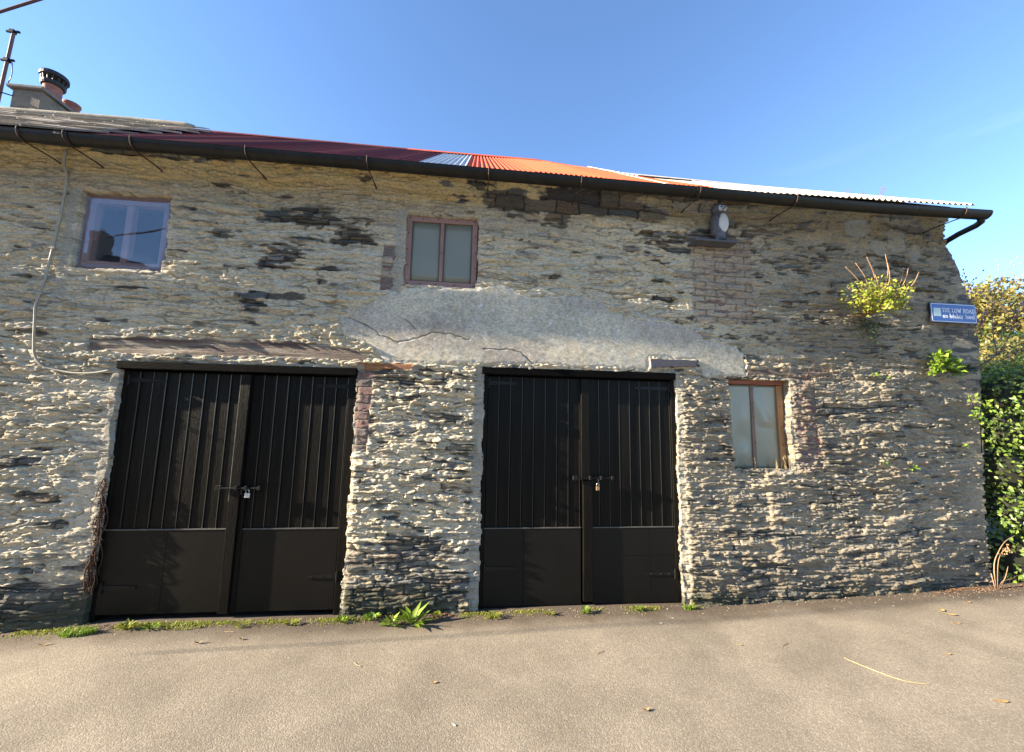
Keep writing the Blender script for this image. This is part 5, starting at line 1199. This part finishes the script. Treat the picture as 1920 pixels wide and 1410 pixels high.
# growth along the foot of the wall
def tuft(px, py, n, spread, h0, h1, mat, label, seed, w=.006, sx=1.0):
    x, y = WG(px, py, .01); o = blades('grass_tuft', x, y, None, n, spread, h0, h1, w, mat, seed, lean=.9, sx=sx); tag(o, label, 'grass'); return o
tuft(146, 1183, 230, .085, .03, .085, MAT_LEAF_B, 'bright green grass tuft left of the left black doors', 1, sx=1.5)
tuft(345, 1172, 150, .10, .015, .045, MAT_LEAF_Y, 'yellow green grass patch under the middle of the left doors', 2, sx=1.7)
tuft(1293, 1141, 130, .05, .02, .065, MAT_LEAF_B, 'green tuft at the right foot of the right black doors', 3, sx=1.2)
tuft(1722, 1112, 60, .04, .02, .05, MAT_LEAF_B, 'green tuft at the foot of the wall near the hedge', 4)
tuft(1664, 1110, 50, .03, .02, .06, MAT_LEAF_B, 'leftmost small green tuft at the foot of the right wall', 5)
tuft(1895, 1102, 170, .16, .03, .12, MAT_DRYG, 'straw coloured grass under the hedge at the wall corner', 6, sx=2.2)
rosette(238, 1172, .06, MAT_LEAF_Y, 'pale leafy weed in front of the left doors, beside the bright tuft', 71, n=46, ln=.05, wd=.022, lift=1.2)
rosette(283, 1172, .07, MAT_LEAF_B, 'low green weed under the left black doors', 72, n=40, ln=.035, wd=.018)
rosette(455, 1166, .08, MAT_LEAF_Y, 'flat yellowish weed by the middle post of the left doors', 73, n=40, ln=.030, wd=.016, lift=.4)
rosette(545, 1162, .09, MAT_LEAF_Y, 'flat yellowish weed under the right leaf of the left doors', 74, n=46, ln=.028, wd=.016, lift=.4)
rosette(640, 1158, .06, MAT_LEAF_B, 'small weed at the right jamb of the left doors', 75, n=36, ln=.04, wd=.02, lift=.9)
rosette(698, 1153, .09, MAT_LEAF_B, 'round leaved green weed at the foot of the stone pier', 76, n=60, ln=.04, wd=.026, lift=1.1)
rosette(735, 1165, .07, MAT_LEAF_B, 'leafy weed just left of the dock at the foot of the pier', 77, n=30, ln=.08, wd=.028, lift=1.0)
rosette(772, 1163, .07, MAT_LEAF_B, 'dock with long upright leaves at the foot of the stone pier', 78, n=24, ln=.15, wd=.042, lift=1.4)
rosette(822, 1150, .06, MAT_LEAF_Y, 'small yellowish weed right of the dock', 79, n=34, ln=.035, wd=.018)
rosette(925, 1153, .09, MAT_LEAF_Y, 'yellow green weed under the left leaf of the right doors', 80, n=60, ln=.034, wd=.018, lift=.6)
rosette(1030, 1149, .07, MAT_LEAF_Y, 'low weed left of the middle post of the right doors', 81, n=40, ln=.028, wd=.015, lift=.6)
rosette(1097, 1146, .06, MAT_LEAF_B, 'green weed at the middle post of the right doors', 82, n=46, ln=.036, wd=.018, lift=1.3)
rosette(1196, 1141, .06, MAT_LEAF_B, 'small weed under the right leaf of the right doors', 83, n=36, ln=.032, wd=.016, lift=1.0)
rosette(1690, 1113, .04, MAT_LEAF_B, 'small weed between two tufts at the foot of the right wall', 84, n=20, ln=.035, wd=.018, lift=1.2)
rosette(1770, 1107, .05, MAT_LEAF_Y, 'yellowish weed among the dead leaves near the wall corner', 85, n=24, ln=.03, wd=.016, lift=.8)
# moss and short grass too fine to count
r = random.Random(23); b = MB()
def scatter_blade(b, x, y, hgt, w, c):
    z = road_z(x, y) - .003; a = r.uniform(0, 6.28); b.add([(x - w * math.cos(a), y - w * math.sin(a), z), (x + w * math.cos(a), y + w * math.sin(a), z), (x + r.gauss(0, hgt * .5), y + r.gauss(0, hgt * .5), z + hgt)], [(0, 1, 2)], c)
for _ in range(9000):
    x = r.uniform(-3.5, 2.2); 
    if math.sin(x * 5.1) + math.sin(x * 11.7 + 1) + (1.1 if x < -1 else -.2) < r.uniform(-.4, 1.2): continue
    k = r.uniform(.5, 1.2); scatter_blade(b, x, -.05 - abs(r.gauss(0, .05)), r.uniform(.006, .022), .004, (k * 1.05, k, k * .8, 1))
tag(b.build('moss', MAT_LEAF_Y), 'moss and fine grass along the foot of the wall', 'moss', kind='stuff')
MAT_GRIT = simple('grit', (.24, .20, .15), rough=.9, var=.4, scale=40, bump=.3, attr=True)
b = MB()
for _ in range(2600):
    x = r.uniform(-4.6, 6.2); y = -.03 - abs(r.gauss(0, .09 if x < 2 else .13)); s_ = r.uniform(.002, .007); z = road_z(x, y); k = r.choice([.4, .6, .9, 1.3, 2.2])
    b.add([(x - s_, y, z - .002), (x, y - s_, z - .002), (x + s_, y, z - .002), (x, y + s_, z - .002), (x + r.gauss(0, s_ * .3), y, z + s_ * .9)], [(0, 1, 4), (1, 2, 4), (2, 3, 4), (3, 0, 4)], (k, k, k, 1))
tag(b.build('gravel', MAT_GRIT), 'fine grit and crumbs of mortar along the foot of the wall', 'grit', kind='stuff')
b = MB()
for _ in range(900):
    x = r.choice([r.uniform(4.3, 6.0), r.uniform(4.8, 5.6), r.uniform(-.9, -.1), r.uniform(-4.2, -2.6)]); y = -.04 - abs(r.gauss(0, .05)); z = road_z(x, y) + .003; a = r.uniform(0, 6.28); l = r.uniform(.006, .022); w = l * r.uniform(.15, .4); k = r.uniform(.4, 1.2)
    dx, dy = math.cos(a), math.sin(a); b.add([(x - dx * l, y - dy * l, z), (x - dy * w, y + dx * w, z + r.uniform(0, .006)), (x + dx * l, y + dy * l, z + r.uniform(0, .008)), (x + dy * w, y - dx * w, z)], [(0, 1, 2, 3)], (k, k, k, 1))
tag(b.build('leaf_litter', simple('litter', (.30, .16, .08), rough=.9, var=.3, attr=True)), 'crumbled brown leaf litter along the foot of the wall', 'litter', kind='stuff')

# dry arching weed at the corner
x0, z0 = W(1866, 1098, -.10); cw = empty('dry_weed', (x0, -.10, z0), 'tall arching dry weed at the foot of the wall corner', 'weed'); z0 = road_z(x0, -.1)
for pts in ([(1866, 1098), (1864, 1060), (1872, 1035), (1885, 1015), (1903, 1004)], [(1868, 1095), (1872, 1050), (1885, 1030), (1893, 1034)], [(1866, 1096), (1858, 1075)], [(1869, 1097), (1884, 1085), (1890, 1062)], [(1867, 1096), (1880, 1090), (1900, 1085)]):
    P = [W(a, c, -.10) for a, c in pts]; P = [(p[0], -.10, max(p[1], z0 - .01)) for p in P]; P[0] = (P[0][0], -.10, z0 - .01)
    sp_ = smooth_path(P, 4) if len(P) > 2 else P; b = MB(); b.tube([tuple(q) for q in sp_], [.0055 - .004 * i / len(sp_) for i in range(len(sp_))], 6); b.build('stem', MAT_DRY, cw, smooth=True)
b = MB(); r = random.Random(2)
for _ in range(26):
    x, z = W(1890 + r.gauss(0, 6), 1031 + r.gauss(0, 5), -.10); b.ball((x, -.10 + r.gauss(0, .01), z), .006, .006, .010, 5, 4)
b.build('seed_head', MAT_DRY, cw)

# fallen leaves, twigs and crumbs on the road: each its own thing
def fallen(px, py, ln, wd, ang, mat, label, cat='leaf', name='fallen_leaf', curl=.3):
    x, y = WG(px, py, .0); z = road_z(x, y) + .004; dx, dy = math.cos(ang), math.sin(ang); b = MB(); n = 6; V1 = []
    for i in range(n + 1):
        t = i / n; w = wd * math.sin(math.pi * min(.97, .06 + t * .9)) ** .8 * .5; cx_, cy_ = x + dx * ln * (t - .5), y + dy * ln * (t - .5); lift = curl * ln * (2 * t - 1) ** 2 * .35
        V1.append([(cx_ - dy * w, cy_ + dx * w, z + lift + w * .5 * curl), (cx_, cy_, z + lift), (cx_ + dy * w, cy_ - dx * w, z + lift + w * .6 * curl)])
    vs = [p for q in V1 for p in q] + [(p[0], p[1], p[2] + .0012) for q in V1 for p in q]; m = 3 * (n + 1); F = []
    for i in range(n):
        for j in range(2): a = i * 3 + j; F += [(a, a + 1, a + 4, a + 3), (m + a, m + a + 3, m + a + 4, m + a + 1)]
        for j in (0, 2): a = i * 3 + j; F.append((a, a + 3, m + a + 3, m + a) if j == 0 else (a, m + a, m + a + 3, a + 3))
    b.add(vs, F); b.tube([(x - dx * ln * .5, y - dy * ln * .5, z + curl * ln * .35), (x - dx * ln * .85, y - dy * ln * .85, z + .003)], .0012, 4)
    return tag(b.build(name, mat, loc=(x, y, z)), label, cat)
MAT_YL = simple('yellow_dead_leaf', (.46, .33, .12), rough=.7, var=.3, scale=60, bump=.3, color2=(.32, .20, .08))
MAT_WHITE2 = simple('pale_chip', (.62, .60, .55), rough=.8)
fallen(1768, 1160, .065, .035, .4, MAT_YL, 'left of two yellow dead leaves lying together on the right of the road')
fallen(1786, 1167, .075, .03, -.5, MAT_YL, 'right of two yellow dead leaves lying together on the right of the road')
fallen(1818, 1147, .05, .02, .1, MAT_DEAD, 'small orange brown leaf on the road nearest the wall corner')
fallen(1796, 1183, .06, .012, -.1, MAT_DEAD, 'thin red brown leaf just below the two yellow leaves')
fallen(1779, 1235, .035, .02, -.3, MAT_DEAD, 'small brown leaf right of the long straw')
fallen(1212, 1333, .040, .02, .2, MAT_DEAD, 'dark curled leaf on the near road, below the right doors', curl=.7)
fallen(814, 1281, .035, .018, .1, MAT_YL, 'yellow leaf with a stalk on the near road')
fallen(1015 / 1 - 0, 1236, .012, .008, 0, MAT_DEAD, 'tiny brown crumb of leaf on the road before the right doors')
fallen(372, 1207, .055, .02, .3, MAT_DEAD, 'curled brown leaf before the middle of the left doors', curl=.8)
fallen(452, 1199, .030, .02, .0, MAT_DEAD, 'small dark leaf right of the curled brown one', curl=.8)
fallen(85, 1205, .075, .014, .35, MAT_DEAD, 'thin brown leaf on the road at the far left', curl=.4)
fallen(1880, 1322, .07, .03, -.2, MAT_DEAD, 'orange brown leaf at the right edge of the near road', curl=.1)
fallen(1388, 1212, .03, .012, -.1, MAT_YL, 'small yellow brown leaf on the road right of the right doors')
fallen(852, 1359, .022, .010, -.7, MAT_WHITE2, 'small white chip on the near road', 'chip', 'pale_chip', .1)
fallen(1240, 1172, .025, .012, .1, MAT_WHITE2, 'white chip on the road before the right doors', 'chip', 'pale_chip', .1)
fallen(1262, 1162, .022, .008, -.3, MAT_WHITE2, 'narrow white chip close to the right black doors', 'chip', 'pale_chip', .1)
fallen(1677, 1149, .025, .010, -.1, MAT_WHITE2, 'white chip on the road before the right wall', 'chip', 'pale_chip', .1)
fallen(1662, 1127, .04, .008, -.15, MAT_WHITE2, 'pale splinter close to the foot of the right wall', 'chip', 'pale_chip', .1)
def twig(pts, rad, mat, label):
    P = [WG(a, c) for a, c in pts]; P = [(x, y, road_z(x, y) + rad + .003) for x, y in P]; P = smooth_path(P, 5) if len(P) > 2 else P
    b = MB(); b.tube([tuple(p) for p in P], rad, 6); return tag(b.build('straw' if mat is MAT_DRYG else 'twig', mat, loc=tuple(P[0])), label, 'twig')
twig([(1583, 1238), (1596, 1244), (1640, 1262), (1680, 1277), (1712, 1285), (1742, 1289)], .0024, MAT_DRYG, 'long curved straw lying on the right side of the road')
twig([(1117, 1231), (1131, 1224)], .002, MAT_DRY, 'short dark twig on the road before the right doors')
twig([(1466, 1215), (1478, 1209)], .002, MAT_DRY, 'short twig on the road right of the small yellow brown leaf')
twig([(663, 1243), (670, 1248), (676, 1250)], .0018, MAT_DRYG, 'short pale straw on the road before the stone pier')
twig([(420, 1184), (438, 1185)], .0018, MAT_DRYG, 'pale straw close to the middle post of the left doors')
